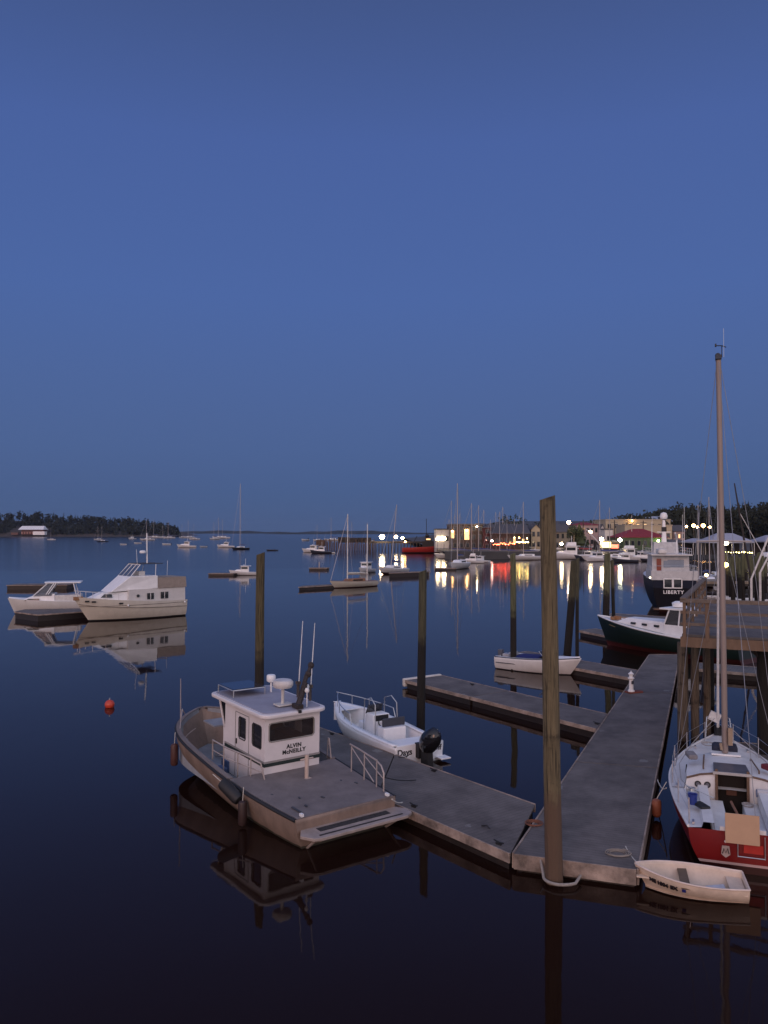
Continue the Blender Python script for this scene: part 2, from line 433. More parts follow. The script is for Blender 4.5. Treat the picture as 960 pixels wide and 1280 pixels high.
# ---------- floats ----------
def dockmat():
    m, nt, b = newmat('float decking')
    tc = nt.nodes.new('ShaderNodeTexCoord')
    n = nt.nodes.new('ShaderNodeTexNoise'); n.inputs['Scale'].default_value = .9; n.inputs['Detail'].default_value = 9; n.inputs['Roughness'].default_value = .7
    nt.links.new(tc.outputs['Object'], n.inputs[0])
    r = nt.nodes.new('ShaderNodeValToRGB'); r.color_ramp.elements[0].position = .32; r.color_ramp.elements[1].position = .68
    r.color_ramp.elements[0].color = (.078,.066,.060,1); r.color_ramp.elements[1].color = (.178,.155,.142,1)
    nt.links.new(n.outputs[0], r.inputs[0])
    # pale bird droppings and dark stains with a shape of their own
    vo = nt.nodes.new('ShaderNodeTexVoronoi'); vo.inputs['Scale'].default_value = .55
    nt.links.new(tc.outputs['Object'], vo.inputs[0])
    n3 = nt.nodes.new('ShaderNodeTexNoise'); n3.inputs['Scale'].default_value = 9; nt.links.new(tc.outputs['Object'], n3.inputs[0])
    ad = nt.nodes.new('ShaderNodeMath'); ad.operation = 'MULTIPLY_ADD'; ad.inputs[1].default_value = .12
    nt.links.new(n3.outputs[0], ad.inputs[0]); nt.links.new(vo.outputs['Distance'], ad.inputs[2])
    ls = nt.nodes.new('ShaderNodeMath'); ls.operation = 'LESS_THAN'; ls.inputs[1].default_value = .155
    nt.links.new(ad.outputs[0], ls.inputs[0])
    f = nt.nodes.new('ShaderNodeMath'); f.operation = 'MULTIPLY'; f.inputs[1].default_value = .5; nt.links.new(ls.outputs[0], f.inputs[0])
    mx = nt.nodes.new('ShaderNodeMix'); mx.data_type = 'RGBA'; mx.inputs[7].default_value = (.3,.29,.28,1)
    nt.links.new(f.outputs[0], mx.inputs[0]); nt.links.new(r.outputs[0], mx.inputs[6])
    wv = nt.nodes.new('ShaderNodeTexWave'); wv.bands_direction = 'Y'; wv.inputs['Scale'].default_value = 2.1; wv.inputs['Distortion'].default_value = .3
    wv.wave_profile = 'SAW'
    nt.links.new(tc.outputs['Object'], wv.inputs[0])
    gt = nt.nodes.new('ShaderNodeMath'); gt.operation = 'LESS_THAN'; gt.inputs[1].default_value = .11; nt.links.new(wv.outputs[0], gt.inputs[0])
    g2 = nt.nodes.new('ShaderNodeMath'); g2.operation = 'MULTIPLY'; g2.inputs[1].default_value = .5; nt.links.new(gt.outputs[0], g2.inputs[0])
    m2 = nt.nodes.new('ShaderNodeMix'); m2.data_type = 'RGBA'; m2.inputs[7].default_value = (.03,.03,.03,1)
    nt.links.new(g2.outputs[0], m2.inputs[0]); nt.links.new(mx.outputs[2], m2.inputs[6])
    nt.links.new(m2.outputs[2], b.inputs['Base Color']); b.inputs['Roughness'].default_value = .8
    bp = nt.nodes.new('ShaderNodeBump'); bp.inputs['Strength'].default_value = .25; bp.inputs['Distance'].default_value = .02
    n4 = nt.nodes.new('ShaderNodeTexNoise'); n4.inputs['Scale'].default_value = 25; nt.links.new(tc.outputs['Object'], n4.inputs[0])
    nt.links.new(n4.outputs[0], bp.inputs['Height']); nt.links.new(bp.outputs[0], b.inputs['Normal'])
    return m
deckm = dockmat()
edge_m = mat('worn edge timber', (.29,.225,.185), .85, var=.6, scale=1.8, bump=.5)
SEAMS = []
def dock(poly, label, cat='float', z=.42, th=.07, eb=.16, cleats=(), name='dock_float'):
    """poly: anticlockwise world xy corners"""
    poly = [V(p[0], p[1]) for p in poly]
    a = sum((poly[i].x*poly[(i+1) % len(poly)].y-poly[(i+1) % len(poly)].x*poly[i].y) for i in range(len(poly)))
    if a < 0: poly.reverse()
    c = sum(poly, V(0, 0))/len(poly); e = poly[1]-poly[0]; L_ = max(range(len(poly)), key=lambda i: (poly[(i+1) % len(poly)]-poly[i]).length)
    e = poly[(L_+1) % len(poly)]-poly[L_]; rz = math.atan2(e.y, e.x)-PI/2
    root = empty(name, (c.x, c.y, 0), rz, label, cat)
    Rm = Matrix.Rotation(-rz, 2)
    q = [Rm@(p-c) for p in poly]; n = len(q)
    MB().prism(q, z-th, z).build('deck', deckm, root, bevel=.01)
    def inset(k):
        r = []
        for i in range(n):
            p = q[i]; d1 = (q[i]-q[i-1]).normalized(); d2 = (q[(i+1) % n]-q[i]).normalized()
            n1 = V(-d1.y, d1.x); n2 = V(-d2.y, d2.x); s = (n1+n2); s = s/max(.3, s.length_squared)*2
            r.append(p+s*k*.5*1.0)
        return r
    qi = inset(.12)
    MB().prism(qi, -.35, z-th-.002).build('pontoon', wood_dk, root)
    for i in range(n):
        a_, b_ = q[i], q[(i+1) % n]
        mw = (poly[i]+poly[(i+1) % n])/2
        if any((mw-sm).length < .35 for sm in SEAMS): continue
        d = (b_-a_); l = d.length; ang = math.atan2(d.y, d.x); nr = V(d.y, -d.x).normalized()
        k = max(1, round(l/4.2)); mb = MB()
        for j in range(k):
            m_ = a_+d*((j+.5)/k)+nr*.022
            mb.box((m_.x, m_.y, z-eb/2+.012+(j % 2)*.004), (l/k-.02, .045, eb), ang)
        mb.build('edge_board', edge_m, root, bevel=.008)
    for (u, v) in cleats:
        p = Rm@(V(u, v)-c); mb = MB()
        mb.box((p.x, p.y, z+.02), (.06, .16, .04)); mb.tube([V(p.x, p.y-.16, z+.075), V(p.x, p.y, z+.06), V(p.x, p.y+.16, z+.075)], .02, 6)
        mb.box((p.x, p.y, z+.05), (.03, .08, .04))
        mb.build('cleat', black, root)
    return root
def xy(px, py, z=.42): p = P(px, py, z); return V(p.x, p.y)
# main walkway
A = xy(642, 1067); B = xy(796, 1087); Cc = xy(849, 818); Dd = xy(812, 818)
def lerp(a, b, t): return a+(b-a)*t
m1, m2 = .245, .62
g = .05
L1 = lerp(A, Dd, m1); R1 = lerp(B, Cc, m1); L2 = lerp(A, Dd, m2); R2 = lerp(B, Cc, m2)
ax = (Dd-A).normalized()
SEAMS += [(L1+R1)/2, (L2+R2)/2]
dock([A, B, R1, L1], 'nearest grey section of the main walkway float, by the tall piling and white dinghy', eb=.36, cleats=[A+V(1.0, .35)])
dock([L1+ax*g, R1+ax*g, R2, L2], 'middle grey section of the main walkway float, where the finger floats join')
dock([L2+ax*g, R2+ax*g, Cc, Dd], 'far grey section of the main walkway float, ending at the green boat')
def isect(p, d, a, e):
    k = d.x*e.y-d.y*e.x; t = ((a.x-p.x)*e.y-(a.y-p.y)*e.x)/k
    return p+d*t
# cross float
E = xy(672, 1006); Fp = xy(412, 903); G = P(490, 1001, .42); dr = (V(Fp.x, Fp.y)-E).normalized()
fa = A-ax*0+V(-.07, .0); dirc = (xy(490, 1001)-xy(640, 1066)).normalized()
Ce = E+V(-.07, .02)
SEAMS += [(fa+dirc*5.2+Ce+dirc*6.3)/2, (fa+Ce)/2]
dock([fa, Ce, Ce+dirc*6.3, fa+dirc*5.2], 'long grey float angled off the walkway, nearest section beside the workboat stern', eb=.24, cleats=[fa+dirc*.5+V(.1, .15), fa+dirc*3.9+V(.2, .1), Ce+dirc*4.0-V(.2, .1)])
dock([fa+dirc*5.25, Ce+dirc*6.35, Ce+dirc*12, fa+dirc*13], 'grey float section between the workboat and the white centre console boat', cleats=[Ce+dirc*9.8-V(.2, .1)])
# finger 1
a0 = xy(507, 850); a1 = xy(749, 912); dv = (a1-a0).normalized(); nv = V(-dv.y, dv.x)*2.35
mid = a0+dv*(a1-a0).length*.40; AO = A-V(ax.y, -ax.x)*.07
a1 = isect(a0, dv, AO, ax); a1b = isect(a0+nv, dv, AO, ax); SEAMS += [mid+nv/2, (a1+a1b)/2]
f1 = dock([a0, mid, mid+nv, a0+nv], 'outer half of the finger float in front of the white runabout')
dock([mid+dv*.05, a1, a1b, mid+nv+dv*.05], 'inner half of the finger float, joined to the walkway behind the tall piling', cleats=[a1-dv*.5+nv*.25, a0+dv*3+nv*.8])
MB().box((0, 0, 0), (.25, 2.45, .42)).build('end_bumper', mat('white bumper', (.6,.56,.5), .6), f1, bevel=.06)
bp_ = [c for c in f1.children if c.name.startswith('end_bumper')][0]
loc = Matrix.Rotation(-f1.rotation_euler.z, 2)@((a0+nv*.5-dv*.12)-V(f1.location.x, f1.location.y)); bp_.location = (loc.x, loc.y, .27); bp_.rotation_euler.z = math.atan2(dv.y, dv.x)-f1.rotation_euler.z
# finger 2
b1 = xy(786, 847); b0 = b1-dv*9.6; nv2 = nv*.95
b1 = isect(b0, dv, AO, ax); b1b = isect(b0+nv2, dv, AO, ax); SEAMS += [(b1+b1b)/2]
dock([b0, b1, b1b, b0+nv2], 'finger float behind the white runabout with blue cover')
# finger 3, beyond
c1 = xy(815, 806); c0 = xy(724, 788)
dock([c0, c1, c1+nv*.8, c0+nv*.8], 'small float behind the bow of the green lobster boat')
# far dock work behind green boat
h0 = P(760, 770, .5); h1 = P(852, 776, .5)
dock([V(h0.x, h0.y), V(h1.x, h1.y), V(h1.x+1, h1.y+2.4), V(h0.x+1, h0.y+2.4)], 'long pale float beyond the green boat, under the stern of the navy yacht', z=.5)
# right float past red sailboat
r0 = xy(868, 957); r1 = xy(990, 962)
dock([V(10.6, 25.6), V(15, 24.6), V(15.8, 28.3), V(11.4, 29.3)], 'float under the timber pier, off the bow of the red sailboat')
# underpier horizontal float
dock([V(17.3, 44.6), V(26, 39.4), V(27, 41.4), V(18.3, 46.6)], 'float seen between the piles beneath the timber pier')
# left floats
q0 = P(47, 777, 0); q1 = P(112, 772, 0); q2 = P(18, 773, 0)
dock([V(q0.x, q0.y), V(q1.x, q1.y), V(q1.x, q1.y+3), V(q2.x, q2.y+2.2), V(q2.x, q2.y)], 'mooring float alongside the express cruiser, ahead of the cream trawler', z=.62, eb=.12)
q0 = P(8, 737, 0); q1 = P(80, 737, 0)
dock([V(q0.x, q0.y), V(q1.x, q1.y+1), V(q1.x, q1.y+4), V(q0.x, q0.y+3)], 'low dark empty float lying beyond the express cruiser', z=.6, eb=.1)
def small_float(x0, x1, py, label, z=.45, dd=2.5, dy=0):
    a_ = P(x0, py, 0); b_ = P(x1, py+dy, 0)
    r = dock([V(a_.x, a_.y), V(b_.x, b_.y), V(b_.x+.3, b_.y+dd), V(a_.x+.3, a_.y+dd)], label, z=z, eb=.12)
    return r
small_float(373, 424, 738, 'dark float made fast to the bow of the wooden ketch', dy=-3)
small_float(260, 292, 720, 'dark float behind the white cabin boat, left of the slim piling')
small_float(543, 570, 713, 'small dark float ahead of the tall masted white sloop')
small_float(486, 536, 722, 'float under the sloop whose mast leans over', z=.8, dy=-2)
rf = small_float(386, 409, 713, 'tiny swimming raft with a short post in open water', z=.5)
MB().cyl((0, 0, .5), .1, 1.2).build('post', wood_lt, rf)

# ---------- pilings ----------
def piling_mat(name, top, algae, mark):
    m, nt, b = newmat(name)
    tc = nt.nodes.new('ShaderNodeTexCoord'); sp = nt.nodes.new('ShaderNodeSeparateXYZ'); nt.links.new(tc.outputs['Object'], sp.inputs[0])
    mp = nt.nodes.new('ShaderNodeMapping'); mp.inputs['Scale'].default_value = (11, 11, .7); nt.links.new(tc.outputs['Object'], mp.inputs[0])
    n = nt.nodes.new('ShaderNodeTexNoise'); n.inputs['Scale'].default_value = 1.6; n.inputs['Detail'].default_value = 9; n.inputs['Roughness'].default_value = .7
    nt.links.new(mp.outputs[0], n.inputs[0])
    r = nt.nodes.new('ShaderNodeValToRGB'); r.color_ramp.elements[0].position = .35; r.color_ramp.elements[1].position = .66
    r.color_ramp.elements[0].color = (*[x*.5 for x in top], 1); r.color_ramp.elements[1].color = (*[x*1.25 for x in top], 1)
    nt.links.new(n.outputs[0], r.inputs[0])
    # drying cracks along the grain
    mpc = nt.nodes.new('ShaderNodeMapping'); mpc.inputs['Scale'].default_value = (26, 26, .8); nt.links.new(tc.outputs['Object'], mpc.inputs[0])
    nc = nt.nodes.new('ShaderNodeTexNoise'); nc.inputs['Scale'].default_value = 1; nc.inputs['Detail'].default_value = 3; nt.links.new(mpc.outputs[0], nc.inputs[0])
    cm = nt.nodes.new('ShaderNodeMapRange'); cm.inputs[1].default_value = .34; cm.inputs[2].default_value = .42; cm.inputs[3].default_value = .25; cm.inputs[4].default_value = 1; nt.links.new(nc.outputs[0], cm.inputs[0])
    # knots and bruises
    nk = nt.nodes.new('ShaderNodeTexNoise'); nk.inputs['Scale'].default_value = 3.2; nk.inputs['Detail'].default_value = 6; nt.links.new(tc.outputs['Object'], nk.inputs[0])
    km = nt.nodes.new('ShaderNodeMapRange'); km.inputs[1].default_value = .30; km.inputs[2].default_value = .42; km.inputs[3].default_value = .45; km.inputs[4].default_value = 1; nt.links.new(nk.outputs[0], km.inputs[0])
    mm_ = nt.nodes.new('ShaderNodeMath'); mm_.operation = 'MULTIPLY'; nt.links.new(cm.outputs[0], mm_.inputs[0]); nt.links.new(km.outputs[0], mm_.inputs[1])
    mc = nt.nodes.new('ShaderNodeMix'); mc.data_type = 'RGBA'; mc.blend_type = 'MULTIPLY'; mc.inputs[0].default_value = 1
    nt.links.new(r.outputs[0], mc.inputs[6]); nt.links.new(mm_.outputs[0], mc.inputs[7])
    n2 = nt.nodes.new('ShaderNodeTexNoise'); n2.inputs['Scale'].default_value = 4; nt.links.new(tc.outputs['Object'], n2.inputs[0])
    ad = nt.nodes.new('ShaderNodeMath'); ad.operation = 'MULTIPLY_ADD'; ad.inputs[1].default_value = .9
    nt.links.new(n2.outputs[0], ad.inputs[0]); nt.links.new(sp.outputs[2], ad.inputs[2])
    mr = nt.nodes.new('ShaderNodeMapRange'); mr.inputs[1].default_value = mark; mr.inputs[2].default_value = mark+.5; nt.links.new(ad.outputs[0], mr.inputs[0])
    mx = nt.nodes.new('ShaderNodeMix'); mx.data_type = 'RGBA'; mx.inputs[6].default_value = (*algae, 1)
    nt.links.new(mr.outputs[0], mx.inputs[0]); nt.links.new(mc.outputs[2], mx.inputs[7]); nt.links.new(mx.outputs[2], b.inputs['Base Color'])
    b.inputs['Roughness'].default_value = .85
    bp = nt.nodes.new('ShaderNodeBump'); bp.inputs['Strength'].default_value = 1; bp.inputs['Distance'].default_value = .09
    nt.links.new(n.outputs[0], bp.inputs['Height']); nt.links.new(bp.outputs[0], b.inputs['Normal'])
    return m
pm_hi = piling_mat('dry piling', (.185,.145,.08), (.135,.085,.055), 2.9)
pm_g = piling_mat('green stained piling', (.13,.135,.07), (.014,.010,.007), 4.3)
pm_d = piling_mat('dark wet piling', (.085,.08,.045), (.010,.008,.006), 4.7)
pm_p = piling_mat('pier piling', (.16,.125,.09), (.05,.035,.02), .4)
def piling(base, top, r, m, label, n=20, slant=.06, group='mooring pilings'):
    b_ = Vector(base); t_ = Vector(top)-b_; mb = MB(); rows = []; rr = random.Random(int(b_.x*100)); N = 16
    ph = [rr.uniform(0, 6) for _ in range(4)]
    for i in range(N+1):
        q = i/N; c = t_*q+V(.012*math.sin(q*5+ph[0]), .012*math.sin(q*7+ph[1]), 0)
        rad = r*(1.06-.12*q); ring = []
        for k in range(n+1):
            a = 2*PI*(k % n)/n
            rk = rad*(1+.03*math.sin(3*a+ph[2]+q*2)+.02*math.sin(7*a+ph[3]))
            ring.append(c+V(math.cos(a)*rk, math.sin(a)*rk, (slant*math.cos(a) if i == N else 0)))
        rows.append(ring)
    mb.grid(rows); mb.add([p for p in rows[-1][:-1]], [tuple(range(n))])
    o = mb.build('piling', m, None, smooth=True); o.location = b_
    return tag(o, label, 'piling', group)
def pl(px0, py0, px1, py1, r, m, label, D=None, zb=-.8):
    g_ = P(px0, py0, 0); D_ = g_.y
    t_ = Q(px1, py1, D_); g_.z = zb
    return piling(g_, t_, r, m, label)
bp1 = pl(694, 1103, 684, 622, .19, pm_hi, 'tallest timber piling, standing at the near corner of the walkway float')
pl(323, 923, 326, 692, .175, piling_mat('olive piling', (.105,.085,.042), (.02,.015,.01), 4.2), 'timber piling rising behind the workboat cabin')
pl(526, 915, 528, 714, .165, pm_d, 'timber piling standing behind the centre console boat')
pl(642, 838, 641, 692, .17, pm_g, 'green stained piling behind the white runabout, left of the tall near piling', zb=-.8)
pl(708, 818, 718, 700, .24, pm_d, 'thick dark piling leaning to one side behind the finger float')
pl(721, 820, 722, 698, .11, pm_d, 'slim upright piling beside the leaning dark one')
pl(757, 793, 759, 692, .25, pm_g, 'thick mossy piling behind the green lobster boat bow')
pl(768, 793, 765, 700, .13, pm_d, 'thin piling touching the mossy one behind the green boat')
# chafe scars where the float hoops rub the tall piling
mb = MB(); rr = random.Random(8)
for zz in (3.05, 3.16, 3.38, 2.9):
    for k in range(9):
        a = -PI+.3+k*.32+rr.uniform(-.1, .1); c_ = .183-.004*zz+.004; t0_ = Vector(bp1.location); ln = (Q(684, 622, P(694, 1103, 0).y)-t0_)
        cc_ = ln*((zz+.8)/ln.z); hh = rr.uniform(.02, .06); zz2 = rr.uniform(-.04, .04)
        p0 = V(math.cos(a)*c_, math.sin(a)*c_, zz2); p1 = V(math.cos(a+.3)*c_, math.sin(a+.3)*c_, zz2)
        mb.hexa([cc_+p0*1, cc_+p1*1, cc_+p1*.9, cc_+p0*.9], [q+V(0, 0, hh) for q in (cc_+p0*1, cc_+p1*1, cc_+p1*.9, cc_+p0*.9)])
mb.build('chafe_scar', wood_dk, bp1)
# rope hoop round the big piling
gb = P(694, 1103, 0)
mb = MB(); pts = [V(gb.x+.02-.28+.0, gb.y+.35, .36)]
for i in range(9):
    a = PI+i*PI*.72/8; pts.append(V(gb.x+.1+math.cos(a)*.36*(1 if i < 5 else 1.3), gb.y-.02+math.sin(a)*.34, .1))
pts += [V(gb.x+.62, gb.y+.1, .14), V(gb.x+.78, gb.y+.45, .22)]
mb.tube(pts, .034, 8)
tag(mb.build('rope_hoop', mat('grimy rope', (.30,.27,.24), .9, var=.3, scale=25), smooth=True), 'pale rope hoop holding the walkway float to the tallest piling', 'rope')

# ---------- timber pier on the right ----------
pier = empty('timber_pier', (10.15, 27.2, 0), math.atan2(.907, .42)-PI/2, 'raised timber pier with post and rail fence, above the walkway float', 'pier')
ZD = 4.5
pierrail = mat('pier rail timber', (.15,.115,.09), .85, var=.3, scale=4, bump=.4)
warmwood = mat('pier timber', (.15,.095,.06), .85, var=.3, scale=3, bump=.4, streak=.3)
mb = MB(); 
for i in range(44): mb.box((3.4, .15+i*.3, ZD), (6.9, .285, .08))
mb.build('deck', deckm, pier)
mb = MB(); mb.box((3.4, .02, ZD-.22), (7.0, .12, .34)); mb.box((-.02, 6.6, ZD-.22), (.12, 13.2, .34)); mb.box((3.4, 6.5, ZD-.25), (6.8, .3, .35)); mb.box((3.4, 3, ZD-.25), (6.8, .3, .35))
mb.box((3.4, 12.5, ZD-.25), (6.8, .3, .35)); mb.build('beam', warmwood, pier, bevel=.01)
for i, x in enumerate((0.0, .72, 2.75, 5.0)):
    MB().box((x+.03, -.0, ZD+.5), (.10 if i != 1 else .13, .10, 1.3)).build('post', warmwood, pier, bevel=.008)
for i in range(1, 7): MB().box((.02, i*2.1, ZD+.6), (.1, .1, 1.2)).build('post', warmwood, pier, bevel=.008)
mb = MB(); mb.box((3.3, -.02, ZD+1.18), (6.8, .16, .13)); mb.build('top_rail', pierrail, pier, bevel=.01)
mb = MB(); mb.box((.0, 6.3, ZD+1.24), (.2, 12.8, .08)); mb.build('top_rail', pierrail, pier, bevel=.01)
for z in (.38, .78):
    MB().box((3.3, .045, ZD+z), (6.8, .05, .10)).build('rail', pierrail, pier, bevel=.006)
    MB().box((.05, 6.3, ZD+z), (.05, 12.6, .10)).build('rail', pierrail, pier, bevel=.006)
def ppile(x, y, r, m=None, zt=ZD-.4, lab=''):
    w_ = pier.matrix_world
    c = Matrix.Rotation(pier.rotation_euler.z, 2)@V(x, y)
    return c
pier_piles = [(-.36, 4.0, .21), (.06, 4.3, .16), (.45, 5.0, .15), (2.45, 1.6, .24), (5.6, 1.6, .2), (3.2, 12, .18), (6.2, 7, .2), (.3, 11, .17)]
for i, (x, y, r) in enumerate(pier_piles):
    mb = MB(); mb.tube([V(x, y, -1), V(x, y, 1), V(x+.01, y, ZD-(.75 if i < 2 else .43))], r, 14, r*.93); 
    mb.build('pile', pm_p if i < 3 else pm_d, pier, smooth=True)
mb = MB(); mb.tube([V(2.0, 1.5, ZD-.5), V(5.2, 1.7, 1.2)], .07, 6); mb.tube([V(.3, 4.2, 1.4), V(.3, 11, ZD-.6)], .07, 6); mb.build('brace', wood_dk, pier)

# ---------- water pedestal on walkway ----------
pc = P(789, 866, .42)
ped = empty('power_pedestal', (pc.x, pc.y, .42), .3, 'white lighthouse shaped power pedestal on a rusty base, left edge of the walkway', 'pedestal')
MB().lathe([(.16, .03), (.16, .12), (.11, .16), (.09, .62), (.15, .66), (.15, .72), (.10, .73)], n=8).build('column', white, ped)
MB().lathe([(.09, .73), (.09, .86), (.14, .87), (.14, .90), (.02, 1.0), (.02, 1.04)], n=8).build('lantern_top', white, ped)
MB().prism([(-.22, -.2), (.55, -.16), (.62, .1), (.3, .28), (-.22, .22)], .004, .06).build('base_plate', mat('rusty plate', (.17,.045,.03), .9, var=.4), ped)
MB().box((0, -.12, .5), (.1, .06, .14)).build('socket_box', dkgrey, ped)
# mooring buoy
bc = P(137, 884, 0)
by = empty('mooring_buoy', (bc.x, bc.y, 0), 0, 'small round orange mooring buoy floating alone in open water', 'buoy')
MB().ell((0, 0, .12), .22, 14, 10).build('float_ball', mat('orange plastic', (.55,.06,.03), .4), by, smooth=True)
MB().tube([V(0, 0, .3), V(0, 0, .42)], .03, 6).build('eye', steel, by)
bo = P(823, 1024, 0)
fo = empty('round_fender', (bo.x-.05, bo.y, .05), 0, 'orange cylindrical fender between the walkway and the red sailboat', 'fender')
MB().lathe([(.03, .52), (.11, .48), (.13, .42), (.13, .10), (.10, .04), (.03, .0)]).build('fender_body', mat('orange rubber', (.25,.08,.04), .6), fo, smooth=True)
MB().tube([V(0, 0, .5), V(.32, .1, .95)], .012, 5).build('lanyard', rope, fo)

def line_thing(name, pts, label, r=.014, m=None):
    a = Vector(pts[0]); mb = MB(); q = []
    for i in range(len(pts)-1):
        p0, p1 = Vector(pts[i]), Vector(pts[i+1])
        for k in range(8):
            t = k/8; q.append(p0+(p1-p0)*t-V(0, 0, (p1-p0).length*.05*4*t*(1-t))-a)
    q.append(Vector(pts[-1])-a); o = mb.tube(q, r, 6).build(name, m or rope, None, smooth=True); o.location = a
    return tag(o, label, 'rope')
line_thing('mooring_line', [P(490, 999, .85), P(503, 1003, .5)], 'short mooring line from the workboat stern to the angled float', .018)
line_thing('mooring_line', [P(470, 968, .9), P(520, 975, .47)], 'dark spring line lying from the workboat across the angled float', .016, black)
line_thing('mooring_line', [P(800, 1079, .48), P(797, 1078, .48), P(782, 1058, .44)], 'painter of the cream dinghy led onto the walkway corner', .014)
line_thing('mooring_line', [P(833, 985, .95), P(822, 975, .48)], 'mooring line from the red sailboat to the edge of the walkway', .016)
line_thing('mooring_line', [P(512, 943, .8), P(498, 946, .47)], 'stern line of the centre console boat on the angled float', .014, black)
pts_ = []
c_ = P(668, 1030, .425)
for k in range(40): a_ = k*.6; rr_ = .10+.004*k; pts_.append(V(c_.x+math.cos(a_)*rr_, c_.y+math.sin(a_)*rr_, .435+.0006*k))
o = MB().tube([p-c_ for p in pts_], .012, 5).build('coiled_line', mat('rust brown rope', (.18,.07,.04), .9), None); o.location = c_; tag(o, 'rust brown coil of line on the walkway beside the tallest piling', 'rope')
c_ = P(772, 1067, .427); pts_ = []
for k in range(34): a_ = k*.6; rr_ = .16+.005*k; pts_.append(V(math.cos(a_)*rr_, math.sin(a_)*rr_*.8, .01+.0006*k))
o = MB().tube(pts_, .012, 5).build('coiled_line', mat('pale old rope', (.28,.24,.2), .9), None); o.location = c_; tag(o, 'pale coil of line near the outer corner of the walkway', 'rope')
for (x_, y_, lb_) in ((608, 1040, 'black chain hung over the near edge of the angled float'), (702, 912, 'dark snarl of rope')):
    if x_ == 608:
        g0 = P(602, 1032, .43); o = MB().tube([V(0, 0, 0), V(.12, -.12, .05), V(.2, -.22, -.02), V(.2, -.24, -.45)], .02, 6).build('chain', black, None); o.location = g0; tag(o, lb_, 'chain')
# ================= WORKBOAT =================
fv = V(-.592, .806); port = V(-fv.y, fv.x)
s0 = P(370, 1026, .72); c0 = V(s0.x, s0.y)-port*1.50
wb = empty('workboat', (c0.x+.03, c0.y, .0), math.atan2(fv.y, fv.x), 'beige workboat with white wheelhouse and open flat aft deck, moored along the angled float', 'workboat', tilt=(math.radians(0), -math.radians(1.5)))
hl = Hull(9.4, 3.6, .76, 1.50, tw=.85, dr=.45, rake=.8, full=5.5, tm=.45, e0=.22, e1=.75, n=34, m=12)
hm = mat_bands('aluminium hull', [(.06, (.055,.05,.035)), (9, (.25,.18,.14))], .5, var=.38, scale=1.6, stain=.12)
hl.shell().build('hull', hm, wb, smooth=True, solid=.05, solid_off=1)
mb = MB()
for s in (1, -1):
    mb.tube(hl.line(0, .995, 0, .03, -.03, s), .05, 8)
mb.build('rub_rail', black, wb, smooth=True)
mb = MB()
for s in (1, -1): mb.tube(hl.line(.0, .97, .34, .015, 0, s), .022, 6)
mb.build('spray_rail', mat('pale alloy', (.5,.4,.34), .45), wb, smooth=True)
greydk = mat('nonskid grey deck', (.175,.15,.145), .8, var=.22, scale=2, bump=.3)
wellg = mat('well deck grey', (.26,.27,.29), .8, var=.2)
# aft deck flush
mb = hl.deck(0, .36, .015, .02); mb.build('aft_deck', greydk, wb, solid=.05, solid_off=-1)
x36 = .36*9.2
mb = MB(); w_ = hl.b(.36)-.06; mb.box((x36, 0, .55), (.06, 2*w_, .62)); mb.build('deck_step', greydk, wb)
hl.deck(.34, .985, 0, .10, z=.32).build('well_deck', wellg, wb)
# inner bulwark skin and cap
for s in (1, -1):
    a = hl.line(.36, .985, 0, -.09, 0, s); b_ = [V(p.x, p.y, .32) for p in a]
    MB().grid([a, b_]).build('bulwark_lining', wellg, wb, smooth=True)
    c_ = hl.line(.36, .992, 0, 0.02, .03, s); d_ = hl.line(.36, .992, 0, -.13, .03, s)
    MB().grid([c_, d_]).build('gunwale_cap', greydk, wb, solid=.03)
for t in (.62, .74, .86):
    for s in (1, -1):
        p = hl.pt(t, 0, s); MB().box((p.x, p.y-s*.15, (p.z+.32)/2), (.05, .12, p.z-.36)).build('bulwark_rib', wellg, wb)
MB().box((8.0, 0, hl.sz(.9)-.12), (.9, .7, .05)).build('bow_locker', wellg, wb)
# wheelhouse
cx0, cx1, cyc = 3.2, 5.85, -.17
hw = .93; zb, zt = .34, 2.52
wm = mat('wheelhouse white', (.70,.66,.65), .45, var=.08, scale=1.2)
wh = MB()
t_ = .05
def wallbox(mb, x0, x1, y0, y1, z0, z1): mb.box(((x0+x1)/2, (y0+y1)/2, (z0+z1)/2), (x1-x0, y1-y0, z1-z0))
# aft wall with real opening
yl, yr = cyc-hw, cyc+hw; wz0, wz1 = 1.80, 2.34; wy0, wy1 = yl+.2, yr-.14
wallbox(wh, cx0, cx0+t_, yl, yr, zb, wz0); wallbox(wh, cx0, cx0+t_, yl, yr, wz1, zt)
wallbox(wh, cx0, cx0+t_, yl, wy0, wz0, wz1); wallbox(wh, cx0, cx0+t_, wy1, yr, wz0, wz1)
for y0 in (yl, yr-t_):      # side walls with openings
    op = [(3.40, 3.98, 1.55, 2.22), (4.42, 4.88, 1.60, 2.24)] if y0 > 0 else [(3.5, 4.2, 1.6, 2.2), (4.6, 5.3, 1.6, 2.2)]
    xs_ = [cx0+t_] + [k for o_ in op for k in o_[:2]] + [cx1]
    for i in range(0, len(xs_), 2): wallbox(wh, xs_[i], xs_[i+1], y0, y0+t_, zb, zt)
    for o_ in op: wallbox(wh, o_[0], o_[1], y0, y0+t_, zb, o_[2]); wallbox(wh, o_[0], o_[1], y0, y0+t_, o_[3], zt)
wh.build('wheelhouse', wm, wb)
mb = MB(); fx = cx1
mb.hexa([V(fx, yl, zb), V(fx+.12, yl, zb), V(fx+.12, yr, zb), V(fx, yr, zb)], [V(fx, yl, 1.65), V(fx+.12, yl, 1.65), V(fx+.12, yr, 1.65), V(fx, yr, 1.65)])
for y in (yl+.03, cyc, yr-.03): mb.tube([V(fx+.08, y, 1.6), V(fx+.5, y, 2.52)], .035, 6)
mb.build('front_wall', wm, wb)
cabglass = glass('cabin glass', (.03,.03,.035), .75)
